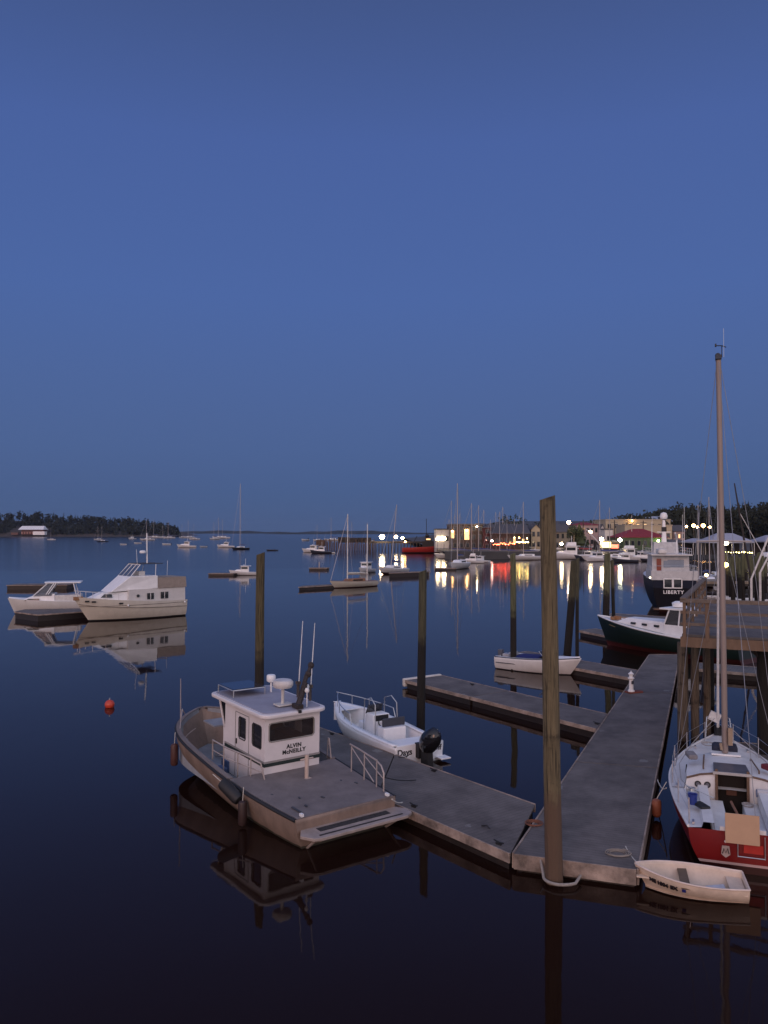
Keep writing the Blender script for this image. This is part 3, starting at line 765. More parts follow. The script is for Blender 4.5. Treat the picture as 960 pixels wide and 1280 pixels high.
MB().box((cx0+.03, (wy0+wy1)/2, (wz0+wz1)/2), (.01, wy1-wy0, wz1-wz0)).build('aft_window', glass('clear glass', (.05,.04,.04), .35), wb)
rimk = mat('window rubber', (.02,.02,.02), .6)
def rim(x0, x1, y, z0, z1, r=.018):
    m_ = MB(); c = .06
    pts = [V(x0+c, y, z0), V(x1-c, y, z0), V(x1, y, z0+c), V(x1, y, z1-c), V(x1-c, y, z1), V(x0+c, y, z1), V(x0, y, z1-c), V(x0, y, z0+c), V(x0+c, y, z0)]
    return m_.tube(pts, r, 6)
for (x0, x1) in ((3.40, 3.98), (4.42, 4.88)):
    wdw = MB().box(((x0+x1)/2, yr-.03, 1.90), (x1-x0, .01, .68)).build('side_window', cabglass, wb)
    rim(x0, x1, yr+.002, 1.57, 2.23).build('frame', rimk, wdw)
for (x0, x1) in ((3.5, 4.2), (4.6, 5.3)): MB().box(((x0+x1)/2, yl+.03, 1.9), (x1-x0, .01, .6)).build('side_window', cabglass, wb)
MB().slab([V(fx+.08, yl, 1.65), V(fx+.08, yr, 1.65), V(fx+.49, yr, 2.5), V(fx+.49, yl, 2.5)], .01).build('windscreen', cabglass, wb)
mb = rim(wy0, wy1, 0, wz0, wz1, .022); mb.v = [(cx0-.005+v[1], v[0], v[2]) for v in mb.v]; mb.build('aft_window_frame', mat('grey window trim', (.25,.24,.22), .5), wb)
# door seam + stripe
dr_ = MB(); 
for x in (4.2, 5.1): dr_.box((x, yr+.004, 1.35), (.018, .014, 1.95))
dr_.box((4.65, yr+.004, 2.34), (.9, .014, .018)); dr_ = dr_.build('door', mat('grey door seam', (.2,.19,.19), .6), wb)  # thin grey strips outline the door joints
MB().box((5.0, yr+.02, 1.45), (.03, .03, .16)).build('handle', black, dr_)
grn = mat('dark green stripe', (.018,.03,.028), .5); gry = mat('grey stripe', (.30,.28,.27), .5)
for (z, h_, mm) in ((1.14, .10, grn), (1.225, .05, gry)):
    mb = MB(); mb.box((cx0-.008, cyc, z), (.012, 2*hw+.03, h_)); mb.box(((cx0+cx1)/2, yr+.009, z+0.0), (cx1-cx0, .012, h_)); mb.box(((cx0+cx1)/2, yl-.009, z), (cx1-cx0, .012, h_))
    mb.build('stripe', mm, wb)
text('ALVIN\nMcNEILLY', .165, 'lettering', mat('black lettering', (.01,.01,.01), .6), wb, (cx0-.004, cyc-.05, 1.50), (0, -1, 0), (0, 0, 1), .004, .006, 1.12)
# interior
mb = MB(); mb.box((5.4, cyc, 1.1), (.6, 1.6, 1.0)); mb.box((5.3, cyc-.5, 1.7), (.3, .5, .22)); mb.build('helm_console', mat('brown joinery', (.20,.085,.04), .6), wb)
mb = MB(); mb.box((4.3, cyc+.35, 1.1), (.45, .45, .12)); mb.box((4.1, cyc+.35, 1.5), (.1, .45, .7)); mb.box((4.3, cyc+.35, .7), (.12, .12, .7)); mb.build('helm_seat', black, wb)
mb = MB(); mb.box((4.2, yl+.35, 1.0), (1.4, .5, 1.3)); mb.build('bench', mat('brown joinery'), wb)
# roof
r0x, r1x = 2.98, 6.75; rw = 1.10
def rrect(x0, x1, y0, y1, r, n=5):
    pts = []
    for (cx, cy, a0) in ((x1-r, y1-r, 0), (x0+r, y1-r, 90), (x0+r, y0+r, 180), (x1-r, y0+r, 270)):
        for i in range(n+1): a = math.radians(a0+90*i/n); pts.append((cx+r*math.cos(a), cy+r*math.sin(a)))
    return pts
MB().prism(rrect(r0x, r1x, cyc-rw, cyc+rw, .28), zt, zt+.12).build('roof', wm, wb, bevel=.035)
MB().prism(rrect(r0x+.13, r1x-.13, cyc-rw+.13, cyc+rw-.13, .2), zt+.12, zt+.14).build('roof_panel', mat('grey roof nonskid', (.30,.30,.36), .7, var=.1), wb)
zr = zt+.14
# solar panel on frame
mb = MB(); px0, px1, py0, py1 = 5.45, 6.55, cyc-.25, cyc+.85
for x in (px0, px1):
    for y in (py0, py1): mb.tube([V(x, y, zr), V(x, y, zr+.22)], .02, 6)
mb.tube([V(px0, py0, zr+.22), V(px1, py0, zr+.22), V(px1, py1, zr+.22), V(px0, py1, zr+.22), V(px0, py0, zr+.22)], .022, 6)
sp_ = MB().box(((px0+px1)/2, (py0+py1)/2, zr+.245), (px1-px0, py1-py0, .025)).build('solar_panel', glass('solar cells', (.015,.02,.04)), wb)
mb.build('frame', steel, sp_)
# radar + gps + aerials
rd = MB().lathe([(.05, .55), (.27, .56), (.31, .62), (.31, .72), (.26, .78), (.02, .80)], (3.75, cyc+.05, zr), 24).build('radar_dome', mat('radome', (.6,.57,.55), .4), wb, smooth=True)
mb = MB(); mb.tube([V(3.75, cyc+.05, zr), V(3.75, cyc+.05, zr+.56)], .05, 8); mb.box((3.7, cyc+.05, zr+.06), (.35, .5, .04)); mb.build('radar_post', mat('worn white'), rd)
mb = MB().lathe([(.03, 0), (.03, .3), (.13, .34), (.15, .38), (.15, .52), (.12, .56), (.02, .57)], (5.6, cyc-.55, zr), 14); mb.build('satellite_dome', white, wb, smooth=True)
for (x, y, h_) in ((3.25, cyc-.50, .42), (3.75, cyc-.80, .40)):
    MB().lathe([(.018, 0), (.018, h_), (.06, h_+.02), (.075, h_+.08), (.05, h_+.14), (.01, h_+.15)], (x, y, zr), 10).build('gps_antenna', white, wb, smooth=True)
for (x, y, lean) in ((4.5, cyc-.92, .0), (3.9, cyc-1.0, .0)):
    a_ = MB().tube([V(x, y, zr), V(x-.02, y-.12, zr+2.4)], .022, 6, .010).build('whip_aerial', white, wb)
    MB().cyl((x, y, zr+.0), .05, .5, 8).box((x, y, zr+.45), (.14, .12, .1)).build('bracket', mat('bronze bracket', (.08,.06,.05), .5), a_)
# folded derrick
mb = MB(); a_ = V(3.2, cyc-.15, zr+.02); b_ = V(3.7, cyc-.92, zr+1.2)
mb.tube([a_, a_+(b_-a_)*.55], .10, 8, .08); mb.tube([a_+(b_-a_)*.3+V(.05, 0, .04), b_], .055, 8)
mb.tube([a_+V(.2, -.1, 0), a_+(b_-a_)*.7+V(.1, 0, .02)], .05, 6); mb.box(a_+V(0, 0, .06), (.35, .2, .12))
for k in (.2, .45, .75, .95): mb.ell(a_+(b_-a_)*k, (.10, .10, .11), 8, 6)
mb.build('folded_boom', mat('dark iron', (.03,.022,.02), .7, var=.5, scale=20), wb)
MB().box((2.99, cyc-.10, zt+.10), (.08, .1, .07)).build('deck_light', black, wb)
# rails
railm = mat('galvanised rail', (.42,.36,.33), .45, .3)
pts = [V(5.3, 1.42, .9), V(5.3, 1.42, 1.5), V(4.4, 1.36, 1.46), V(3.4, 1.16, 1.42), V(3.0, .98, 1.3), V(2.86, .9, .78)]
mb = MB().tube(pts, .024, 6)
for x, y in ((4.6, 1.38), (3.9, 1.26), (3.3, 1.14)): mb.tube([V(x, y, .7), V(x, y, 1.45)], .02, 6)
mb.tube([V(5.3, 1.42, 1.2), V(4.4, 1.36, 1.15), V(2.95, .95, 1.05)], .016, 6); mb.build('side_rail', railm, wb, smooth=True)
mb = MB(); yy = lambda x: -(hl.b(x/9.2)-.12)
xs_ = [.55, .85, 1.5, 2.2, 3.2]
mb.tube([V(.35, yy(.35), .8), V(.36, yy(.36), 1.3), V(.5, yy(.5), 1.47), V(.8, yy(.8), 1.55), V(1.7, yy(1.7), 1.6), V(2.3, yy(2.3), 1.62)], .024, 6)
for x in (.75, 1.45, 2.2): mb.tube([V(x, yy(x), .8), V(x, yy(x), 1.58)], .02, 6)
mb.tube([V(.4, yy(.4), 1.15), V(1.45, yy(1.45), 1.5)], .016, 6); mb.tube([V(.9, yy(.9), .9), V(2.2, yy(2.2), 1.55)], .016, 6)
mb.build('side_rail', railm, wb, smooth=True); mb = MB(); mb.tube([V(3.5, yy(3.5), 1.3), V(3.63, yy(3.6), 1.3)], .02, 6); mb.tube([V(3.4, yy(3.4), .85), V(3.55, yy(3.5), 1.5)], .02, 6); mb.tube([V(3.65, yy(3.6), .85), V(3.6, yy(3.6), 1.5)], .02, 6)
mb.build('grab_rail', railm, wb, smooth=True)
mb = MB(); mb.tube([V(8.0, 1.35, 1.0), V(8.0, 1.38, 2.9)], .022, 6, .012); mb.build('aerial_pole', railm, wb)
mb = MB(); mb.tube([V(8.75, .9, 1.5), V(8.5, 1.1, 1.75), V(7.7, 1.5, 1.3)], .018, 6); mb.build('bow_rail', railm, wb, smooth=True)
# bitt
mb = MB(); mb.tube([V(2.45, cyc-.05, .78), V(2.45, cyc-.05, 1.5)], .06, 10); mb.tube([V(2.45, cyc-.26, 1.38), V(2.45, cyc+.16, 1.38)], .022, 6); mb.box((2.45, cyc-.05, .82), (.25, .2, .04)); mb.build('tow_post', mat('pale alloy'), wb, smooth=True)
for (x, y) in ((2.2, .9), (1.2, .75), (.9, .2), (1.75, -.95), (1.35, -1.2), (.6, .9)):
    MB().box((x, y, .80), (.12, .05, .03), rz=R.uniform(-.5, .5)).build('deck_fitting', dkgrey, wb)
for y in (1.35, -1.35): MB().box((.06, y, .82), (.12, .07, .07)).build('cleat', white, wb)
# exhaust port
MB().box((6.0, hl.b(.65)*.94, .80), (.14, .14, .14)).build('hull_vent', black, wb)
# swim platform
pf = MB().prism([(-.02, -1.55), (-.02, 1.42), (-.35, 1.62), (-.68, 1.42), (-.75, 1.2), (-.75, -1.45), (-.6, -1.7), (-.3, -1.72)], .40, .48)
pf = pf.build('swim_platform', mat('platform alloy', (.34,.28,.25), .5, var=.25), wb, bevel=.015)
gp = MB(); gp.box((-.27, -.05, .483), (.22, 2.2, .012)); gp.box((-.58, -.1, .483), (.06, 2.6, .012)); gp.build('grip_pad', mat('worn grip', (.03,.028,.03), .9, var=.9, scale=12), pf)
for y in (-1.3, 1.3): MB().tube([V(-.6, y, .4), V(-.05, y*.95, .0)], .035, 6).build('strut', mat('platform alloy'), pf)
# fenders are hung things
def fender(name, label, loc, rot, r, L_, m_):
    e_ = empty(name, loc, 0, label, 'fender'); e_.rotation_euler = rot
    MB().lathe([(r*.3, -L_/2), (r*.85, -L_/2+r*.25), (r, -L_/2+r*.7), (r, L_/2-r*.7), (r*.85, L_/2-r*.25), (r*.3, L_/2)], n=18).build('fender_body', m_, e_, smooth=True)
    MB().tube([V(0, 0, L_/2-.02), V(.02, .02, L_/2+.35)], .012, 5).build('lanyard', rope, e_)
    return e_
bpy.context.view_layer.update()
W = wb.matrix_world
p = W@V(2.75, 2.03, .78); fender('boat_fender', 'fat black fender lying slanted against the workboat side', p, (0, 1.05, wb.rotation_euler.z+.35), .17, .82, black)
p = W@V(2.2, 1.93, .33); fender('boat_fender', 'dark hanging fender behind the slanted one on the workboat', p, (0, 0, 0), .12, .68, mat('oxblood fender', (.035,.018,.016), .5))
p = W@V(7.3, 1.84, .62); fender('boat_fender', 'brown fender hanging clear below the workboat bow', p, (0, 0, 0), .12, .72, mat('brown fender', (.07,.025,.02), .5))

# ================= CENTRE CONSOLE =================
e0_ = P(509, 946, .75); dv_ = V(-.60, .80); pt_ = V(-dv_.y, dv_.x)
dv_ = V(-.507, .862); c0 = V(1.22, 27.95)
cc = empty('centre_console_boat', (c0.x, c0.y, -.08), math.atan2(dv_.y, dv_.x), 'white open centre console boat with black outboard, behind the angled float', 'motorboat')
h2 = Hull(6.3, 2.15, .72, 1.05, tw=.9, dr=.3, rake=.9, full=2.1, tm=.45, e0=.25, e1=.8, n=24, m=10)
h2.shell().build('hull', white, cc, smooth=True, solid=.04, solid_off=1)
ccw = mat('bright white moulding', (.88,.88,.88), .4, var=.05)
h2.deck(.02, .97, 0, .2, z=.34).build('cockpit_sole', ccw, cc)
for s in (1, -1):
    MB().grid([h2.line(.02, .99, 0, .02, .02, s), h2.line(.02, .99, 0, -.22, .03, s)]).build('gunwale', ccw, cc, solid=.03, smooth=True)
    a = h2.line(.02, .985, 0, -.22, .0, s); MB().grid([a, [V(q.x, q.y, .34) for q in a]]).build('inner_side', ccw, cc, smooth=True)
h2.deck(.80, .99, 0.02, .2).build('fore_deck', ccw, cc, solid=.03)
mb = MB(); mb.box((.45, 0, .55), (.8, 1.7, .4)); mb.box((1.0, 0, .5), (.35, 1.1, .32)); mb.build('stern_seat', ccw, cc, bevel=.05)
con = MB(); con.prism([(2.5, -.38), (3.4, -.38), (3.4, .38), (2.5, .38)], .34, 1.25, [(2.6, -.36), (3.15, -.34), (3.15, .34), (2.6, .36)]); con.box((3.62, 0, .58), (.5, .6, .45)); con = con.build('console', ccw, cc, bevel=.04)
MB().slab([V(3.2, -.35, 1.2), V(3.2, .35, 1.2), V(3.02, .32, 1.55), V(3.02, -.32, 1.55)], .012).build('windscreen', cabglass, con)
MB().slab([V(2.585, .3, 1.0), V(2.585, -.3, 1.0), V(2.6, -.3, 1.22), V(2.6, .3, 1.22)], .012).build('instrument_panel', black, con)
mb = MB(); mb.tube([V(2.5+.03*math.cos(a), .16*math.cos(a), .98+.16*math.sin(a)) for a in [i*PI/8 for i in range(17)]], .018, 6); mb.build('steering_wheel', black, con)
mb = MB(); mb.box((1.85, 0, .66), (.5, .95, .62)); mb.build('leaning_seat', ccw, cc, bevel=.04)
MB().box((1.72, 0, 1.15), (.08, .95, .3)).build('seat_back', dkgrey, cc, bevel=.03)
mb = MB()
for s in (1, -1):
    mb.tube([V(2.2, s*.5, .34), V(2.25, s*.46, 1.7), V(2.6, s*.44, 1.9)], .022, 6); mb.tube([V(3.2, s*.44, .34), V(3.1, s*.44, 1.75), V(2.6, s*.44, 1.9)], .022, 6)
mb.build('grab_frame', steel, cc, smooth=True)
mb = MB()
for s in (1, -1): mb.tube([q+V(0, 0, z_) for q, z_ in zip(h2.line(.5, .985, 0, -.1, 0, s), [.04]+[.42]*24)], .018, 6)
for t in (.62, .75, .88):
    for s in (1, -1): q = h2.pt(t, 0, s); mb.tube([q+V(0, -s*.1, 0), q+V(0, -s*.1, .42)], .015, 6)
mb.build('bow_rail', steel, cc, smooth=True)
script = mat('dark lettering', (.02,.015,.02), .5)
tq = h2.pt(0, 0, 1)
MB().box((-.03, 0, .45), (.03, 1.9, .62)).build('transom', ccw, cc, bevel=.01)
text('Days', .30, 'lettering', script, cc, (-.05, .62, .52), (0, -1, .0), (.0, .28, 1), .004, .008)
text('Off', .26, 'lettering', script, cc, (-.05, -.72, .52), (0, -1, .0), (.0, .28, 1), .004, .008)
for s in (1, -1): MB().box((-.22, s*.85, .20), (.4, .42, .05)).build('trim_step', ccw, cc, bevel=.015)
ob = empty('outboard_motor', (0,0,0)); ob.parent = cc
MB().box((-.12, 0, .55), (.25, .35, .5)).box((-.35, 0, .35), (.25, .16, .5)).build('mount', black, cc)
bpy.data.objects.remove(ob)
cowl = MB(); rows = []
for i in range(9):
    q = i/8; z = .6+q*.92; s_ = math.sin(PI*min(1, q*.9+.12))**.5
    rows.append([V(-.50-.42*q+.46*s_*math.cos(a)*(1 if i < 8 else .4), .32*s_*math.sin(a)*(1 if i < 8 else .4), z) for a in [k*PI/8 for k in range(17)]])
cowl.grid(rows); cowl.add(rows[-1][:-1], [tuple(range(16))])
cowl = cowl.build('outboard_cowl', glass('gloss black cowl', (.012,.012,.015)), cc, smooth=True)
MB().prism([(-.75, -.1), (-.3, -.1), (-.3, .1), (-.75, .1)], -.5, .62, [(-.68, -.12), (-.3, -.12), (-.3, .12), (-.68, .12)]).box((-.6, 0, -.1), (.6, .3, .03)).build('outboard_leg', black, cc, bevel=.02)

# ================= WHITE RUNABOUT =================
s_ = P(617, 836, 0); b2 = P(722, 849, 0); d_ = (b2-s_).normalized()
ra = empty('runabout', (s_.x+.62, s_.y+.7, 0), math.atan2(d_.y, d_.x), 'white runabout with royal blue cockpit cover, tied to a finger float', 'motorboat')
h3 = Hull(5.0, 2.0, .72, 1.0, tw=.88, dr=.25, rake=.75, full=2.2, tm=.4, e0=.22, e1=.85, n=22, m=9)
h3.shell().build('hull', mat_bands('runabout hull', [(.05, (.03,.03,.04)), (9, (.70,.68,.66))], .4, var=.12), ra, smooth=True, solid=.04, solid_off=1)
mb = MB()
for s in (1, -1): mb.tube(h3.line(0, .99, 0, .015, 0, s), .035, 6)
mb.build('rub_rail', dkgrey, ra, smooth=True)
h3.deck(.62, .995, .02, .02, camber=.07).build('fore_deck', white, ra, smooth=True)
h3.deck(.0, .62, -.1, .12).build('cockpit', mat('grey liner', (.3,.3,.32), .7), ra)
for s in (1, -1): MB().grid([h3.line(0, .63, 0, .0, .02, s), h3.line(0, .63, 0, -.17, .02, s)]).build('side_deck', white, ra, solid=.02)
h3.deck(.24, .56, .05, .14, camber=.08).build('cockpit_cover', mat('royal blue cover', (.012,.018,.12), .8, bump=.5), ra, smooth=True)
ws = MB(); ws.slab([V(3.15, -.75, .88), V(3.15, .75, .88), V(2.75, .62, 1.22), V(2.75, -.62, 1.22)], .015); ws.build('windscreen', cabglass, ra)
mb = MB(); mb.tube([V(3.15, -.76, .88), V(2.75, -.63, 1.23), V(2.75, .63, 1.23), V(3.15, .76, .88)], .018, 6); mb.build('windscreen_frame', steel, ra)
mb = MB(); mb.box((-.1, 0, .8), (.3, .3, .5)); mb.box((-.28, 0, .15), (.16, .12, .9)); mb.build('outboard', mat('grey outboard', (.08,.09,.12), .4), ra, bevel=.06)
mb = MB(); mb.tube([V(.25, .3, .8), V(.8, .25, 1.15)], .02, 6); mb.box((.5, -.3, .78), (.4, .4, .2)); mb.box((.55, .45, .80), (.3, .3, .25)); mb.build('stern_gear', mat('grey gear', (.35,.36,.4), .6), ra)
MB().box((.95, -.995, .42), (1.6, .02, .045), rz=0.03).build('side_stripe', dkgrey, ra)

# ================= DINGHY =================
dg0 = P(921, 1114, .0); dn = V(-.965, .26)
dg = empty('rowing_dinghy', (7.93, 17.72, 0), math.atan2(dn.y, dn.x), 'small cream rowing dinghy with registration number, behind the stern of the red sailboat', 'dinghy')
h4 = Hull(2.34, 1.2, .36, .50, tw=.80, dr=.10, rake=.28, full=2.3, tm=.4, e0=.42, e1=.8, n=18, m=9, dip=.02)
dgm = mat('cream dinghy shell', (.66,.53,.42), .55, var=.15, scale=3)
h4.shell().build('hull', dgm, dg, smooth=True, solid=.025, solid_off=-1)
mb = MB()
for s in (1, -1): mb.tube(h4.line(0, .99, 0, .01, .005, s), .022, 6)
mb.tube([h4.pt(0, 0, 1), h4.pt(0, 0, -1)], .02, 6); mb.build('gunwale', mat('cream rim', (.68,.56,.48), .5), dg, smooth=True)
h4.deck(.04, .9, 0, .14, z=.03).build('floor', dgm, dg)
MB().box((1.28, 0, .27), (.20, 1.12, .03)).build('thwart', mat('grey brown thwart', (.13,.09,.06), .8, var=.3), dg, bevel=.005)
mb = MB(); mb.box((.2, 0, .22), (.32, .95, .03)); mb.build('stern_seat', dgm, dg); MB().box((2.15, 0, .3), (.3, .5, .03)).build('bow_seat', dgm, dg)
MB().box((.62, .1, .12), (.4, .5, .06), ry=.2).build('kit_bag', mat('pale bag', (.5,.5,.55), .8), dg, bevel=.02)
def hullpt(h, t, q, s): return h.pt(t, q, s)
pa = h4.pt(.93, .34, 1); pb = h4.pt(.60, .34, 1); pm_ = h4.pt(.70, .30, 1); pu = h4.pt(.70, .1, 1); pdn = h4.pt(.70, .5, 1)
dx = (h4.pt(.62, .32, 1)-h4.pt(.82, .32, 1)); dy = pu-pdn
for i, wd in enumerate(('ME', '1804', 'EX')):
    tt = (.855, .765, .665)[i]
    c_ = h4.pt(tt, .33, 1); dxx = (h4.pt(tt-.03, .33, 1)-h4.pt(tt+.03, .33, 1)); dyy = h4.pt(tt, .2, 1)-h4.pt(tt, .46, 1)
    nn = dxx.cross(dyy).normalized()
    text(wd, .125, 'registration', script, dg, c_+nn*.022, dxx, dyy, .012, .005)
c_ = h4.pt(.575, .36, 1); dxx = (h4.pt(.54, .36, 1)-h4.pt(.60, .36, 1)); dyy = h4.pt(.57, .2, 1)-h4.pt(.57, .5, 1); nn = dxx.cross(dyy).normalized(); dxx.normalize(); dyy.normalize()
MB().slab([c_-dxx*.04-dyy*.035, c_+dxx*.04-dyy*.035, c_+dxx*.04+dyy*.035, c_-dxx*.04+dyy*.035], .02).build('validation_sticker', mat('blue sticker', (.02,.03,.2), .5), dg)

# ================= RED SAILBOAT =================
sd = V(.325, .946)
rs = empty('red_sailboat', (8.42, 18.95, .12), math.atan2(sd.y, sd.x), 'red hulled sailboat with white deck and bare mast, stern towards the camera', 'sailboat')
h5 = Hull(8.7, 3.15, .82, 1.05, tw=.76, dr=.55, rake=1.2, full=2.0, tm=.42, e0=.5, e1=1.1, n=30, m=14)
redh = mat_bands('oxblood hull', [(.05, (.03,.006,.006)), (.11, (.5,.35,.33)), (9, (.17,.007,.008))], .3, var=.18, scale=1)
h5.shell().build('hull', redh, rs, smooth=True)
dkw = mat('sailboat white deck', (.70,.69,.68), .5, var=.12, scale=2)
# toe rail
mb = MB()
for s in (1, -1): mb.tube(h5.line(0, .99, 0, .0, .03, s), .035, 6)
mb.build('toe_rail', dkw, rs, smooth=True)
# side decks around cockpit
yc = .62; t1 = .34
for s in (1, -1):
    rows = []
    for t in h5.ts(0, t1): z = h5.sz(t); rows.append([V(t*8.7, s*(h5.b(t)-.01), z), V(t*8.7, s*(yc+.28), z+.03), V(t*8.7, s*(yc+.24), z+.16), V(t*8.7, s*yc, z+.16), V(t*8.7, s*(yc-.02), z-.12)])
    MB().grid(rows).build('side_deck', dkw, rs)
    MB().box((1.55, s*.45, .62), (2.6, .42, .06)).build('cockpit_seat', dkw, rs, bevel=.015)
    MB().box((1.55, s*.26, .42), (2.6, .03, .42)).build('seat_front', dkw, rs)
MB().box((1.55, 0, .24), (2.8, .56, .04)).build('cockpit_sole', mat('blue grey sole', (.28,.30,.36), .7), rs)
MB().box((.06, 0, .66), (.08, 1.0, .5)).build('transom_top', dkw, rs)
h5.deck(t1, .995, .01, .01, camber=.06).build('fore_deck', dkw, rs, smooth=True)
# cabin trunk
ct = MB(); rows = []
for i, t in enumerate([.335, .345, .42, .5, .58, .64, .67]):
    w_ = [1.14, 1.14, 1.12, 1.04, .88, .68, .5][i]; h_ = [.42, .42, .41, .38, .33, .24, .06][i]; x = t*8.7; z = h5.sz(t)
    rows.append([V(x, w_+.08, z), V(x, w_, z+h_*.85), V(x, w_*.6, z+h_+.05), V(x, 0, z+h_+.09), V(x, -w_*.6, z+h_+.05), V(x, -w_, z+h_*.85), V(x, -w_-.08, z)])
ct.grid(rows)
ct = ct.build('cabin_trunk', dkw, rs, smooth=True)
xb = .335*8.7; zb_ = h5.sz(.335)
for s in (1, -1):
    bh = MB()
    pts = [V(xb-.01, s*.36, .22), V(xb-.01, s*1.2, .62), V(xb-.01, s*1.2, zb_+.0), V(xb-.01, s*1.13, zb_+.36), V(xb-.01, s*.68, zb_+.46), V(xb-.01, s*.36, zb_+.49)]
    bh.hexa(pts, [p+V(.05, 0, 0) for p in pts])
    bh.build('bulkhead', dkw, rs)
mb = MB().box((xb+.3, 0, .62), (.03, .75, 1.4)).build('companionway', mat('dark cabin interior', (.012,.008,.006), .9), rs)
MB().box((xb+.24, 0, .8), (.06, .26, .14)).build('interior_shelf', mat('warm shelf', (.12,.05,.03), .8), mb)
mb = MB()
for s in (1, -1): mb.box((xb-.04, s*.39, .85), (.07, .07, 1.25))
mb.box((xb-.04, 0, .24), (.06, .78, .08)); mb.build('companionway_frame', mat('teak trim', (.13,.075,.045), .6, var=.3), rs, bevel=.008)
hatch = MB().prism([(xb-.06, -.46), (xb+.85, -.42), (xb+.85, .42), (xb-.06, .46)], zb_+.50, zb_+.57).build('sliding_hatch', mat('smoked hatch', (.10,.10,.12), .35), rs, bevel=.015)
MB().box((xb-.07, 0, zb_+.53), (.04, .96, .07)).build('lip', mat('pale lip', (.4,.38,.36), .6), hatch)
for s in (1, -1):
    MB().tube([V(xb-.03, s*.44, zb_+.5), V(xb-.03, s*.8, zb_+.44), V(xb-.03, s*1.14, zb_+.32)], .028, 6).build('teak_cap', mat('teak trim'), rs)
    MB().tube([V(xb+.3, s*.7, zb_+.5), V(xb+.35, s*.7, zb_+.57), V(xb+1.6, s*.62, zb_+.55), V(xb+1.7, s*.62, zb_+.48)], .022, 6).build('handrail', mat('teak trim'), rs)
    MB().box((xb+1.1, s*1.12, zb_+.2), (.75, .03, .14), rz=-s*.06).build('cabin_window', darkglass, rs)
for y in (.62, .86):
    g5 = MB().tube([V(xb-.035, y, zb_+.17), V(xb-.012, y, zb_+.17)], .085, 18).build('instrument', black, rs)
    MB().tube([V(xb-.045, y, zb_+.17), V(xb-.036, y, zb_+.17)], .05, 14).build('dial', mat('grey dial', (.12,.12,.14), .3), g5)
mb = MB().tube([V(xb-.12, -.58, zb_+.10), V(xb-.12, -1.08, zb_+.10)], .10, 14).build('rolled_cushion', mat('striped cushion blue', (.16,.20,.32), .8), rs, smooth=True)
MB().tube([V(xb-.16, -.60, zb_+.14), V(xb-.16, -1.06, zb_+.14)], .085, 12).build('white_stripe', mat('cushion stripe', (.5,.5,.52), .8), mb, smooth=True)
# dark sail bundle + mast step
MB().box((5.45, 0, h5.sz(.62)+.38), (.45, .7, .5)).build('fore_hatch_cover', mat('navy cover', (.02,.024,.045), .85, bump=.6), rs, bevel=.08)
MB().box((5.05, 0, h5.sz(.6)+.44), (.35, .8, .05)).build('mast_step', white, rs, bevel=.01)
mb = MB(); mb.tube([V(5.0, .02, 1.4), V(5.0, .05, 7.4), V(4.99, .09, 13.0)], .088, 14, .075)
mast = mb.build('mast', mat('brown grey spar', (.27,.215,.19), .5, .1, var=.15, scale=1.5, streak=.2), rs, smooth=True)
mb = MB(); 
for (z, w_) in ((7.6, .75),):
    mb.tube([V(5.0, w_, z), V(5.0, .05, z+.02), V(5.0, -w_, z)], .03, 6)
mb.build('spreader', alu, mast)
mb = MB().box((4.99, .09, 13.07), (.3, .16, .12)); mb.ell((5.06, .1, 13.15), .08, 8, 6); mb.build('masthead', dkgrey, mast)
mb = MB().tube([V(4.9, .0, 13.05), V(4.9, .0, 13.4)], .012, 5); mb.tube([V(4.7, .18, 13.37), V(4.9, 0, 13.4), V(5.0, -.12, 13.37)], .015, 5); mb.box((4.7, .18, 13.38), (.1, .04, .08)); mb.build('wind_vane', black, mast)
MB().tube([V(4.86, -.05, 13.05), V(4.86, -.05, 13.9)], .006, 5).build('aerial', steel, mast)
MB().tube([V(4.85, .12, 1.5), V(4.87, .15, 1.7)], .04, 6).box((4.9, -.12, 1.9), (.1, .12, .5)).build('rope_coil', mat('tan rope', (.3,.22,.15), .9), mast)
MB().tube([V(8.35, 0, 1.35), V(5.2, .08, 12.9)], .045, 8, .02).build('furled_jib', mat('furled sail cloth', (.62,.60,.58), .8, var=.15, scale=6), rs, smooth=True)
jb = MB().tube([V(8.45, 0, 1.1), V(8.33, 0, 1.38)], .12, 10).build('furler_drum', black, rs)
MB().box((8.3, .1, 1.72), (.1, .35, .3), rx=.4).build('loose_clew', mat('furled sail cloth'), rs)
mb = MB()
for s in (1, -1):
    mb.tube([V(4.85, s*1.38, 1.0), V(5.0, s*.75, 7.6), V(4.99, .09+s*.04, 12.95)], .008, 4); mb.tube([V(4.6, s*1.4, 1.0), V(5.0, s*.04, 7.4)], .007, 4)
mb.tube([V(.1, -.3, .9), V(4.95, .09, 13.0)], .008, 4); mb.build('rigging', mat('rigging wire', (.3,.3,.32), .4, .5), rs)
MB().tube([V(1.2, -.55, 7.7), V(1.2, -.55, 3.2)], .006, 4)
# stanchions and lifelines
mb = MB()
for s in (1, -1):
    pl_ = []
    for t in (.03, .2, .38, .56, .74, .9):
        q = h5.pt(t, 0, s)+V(0, -s*.07, 0); mb.tube([q, q+V(0, 0, .62)], .014, 6); pl_.append(q+V(0, 0, .6))
    pl_.append(V(8.6, 0, 1.75)); mb.tube(pl_, .008, 4); mb.tube([q-V(0, 0, .28) for q in pl_], .007, 4)
mb.tube([V(7.8, .42, 1.0), V(8.2, .35, 1.72), V(8.75, 0, 1.78), V(8.2, -.35, 1.72), V(7.8, -.42, 1.0)], .018, 6)
mb.build('lifeline', steel, rs)
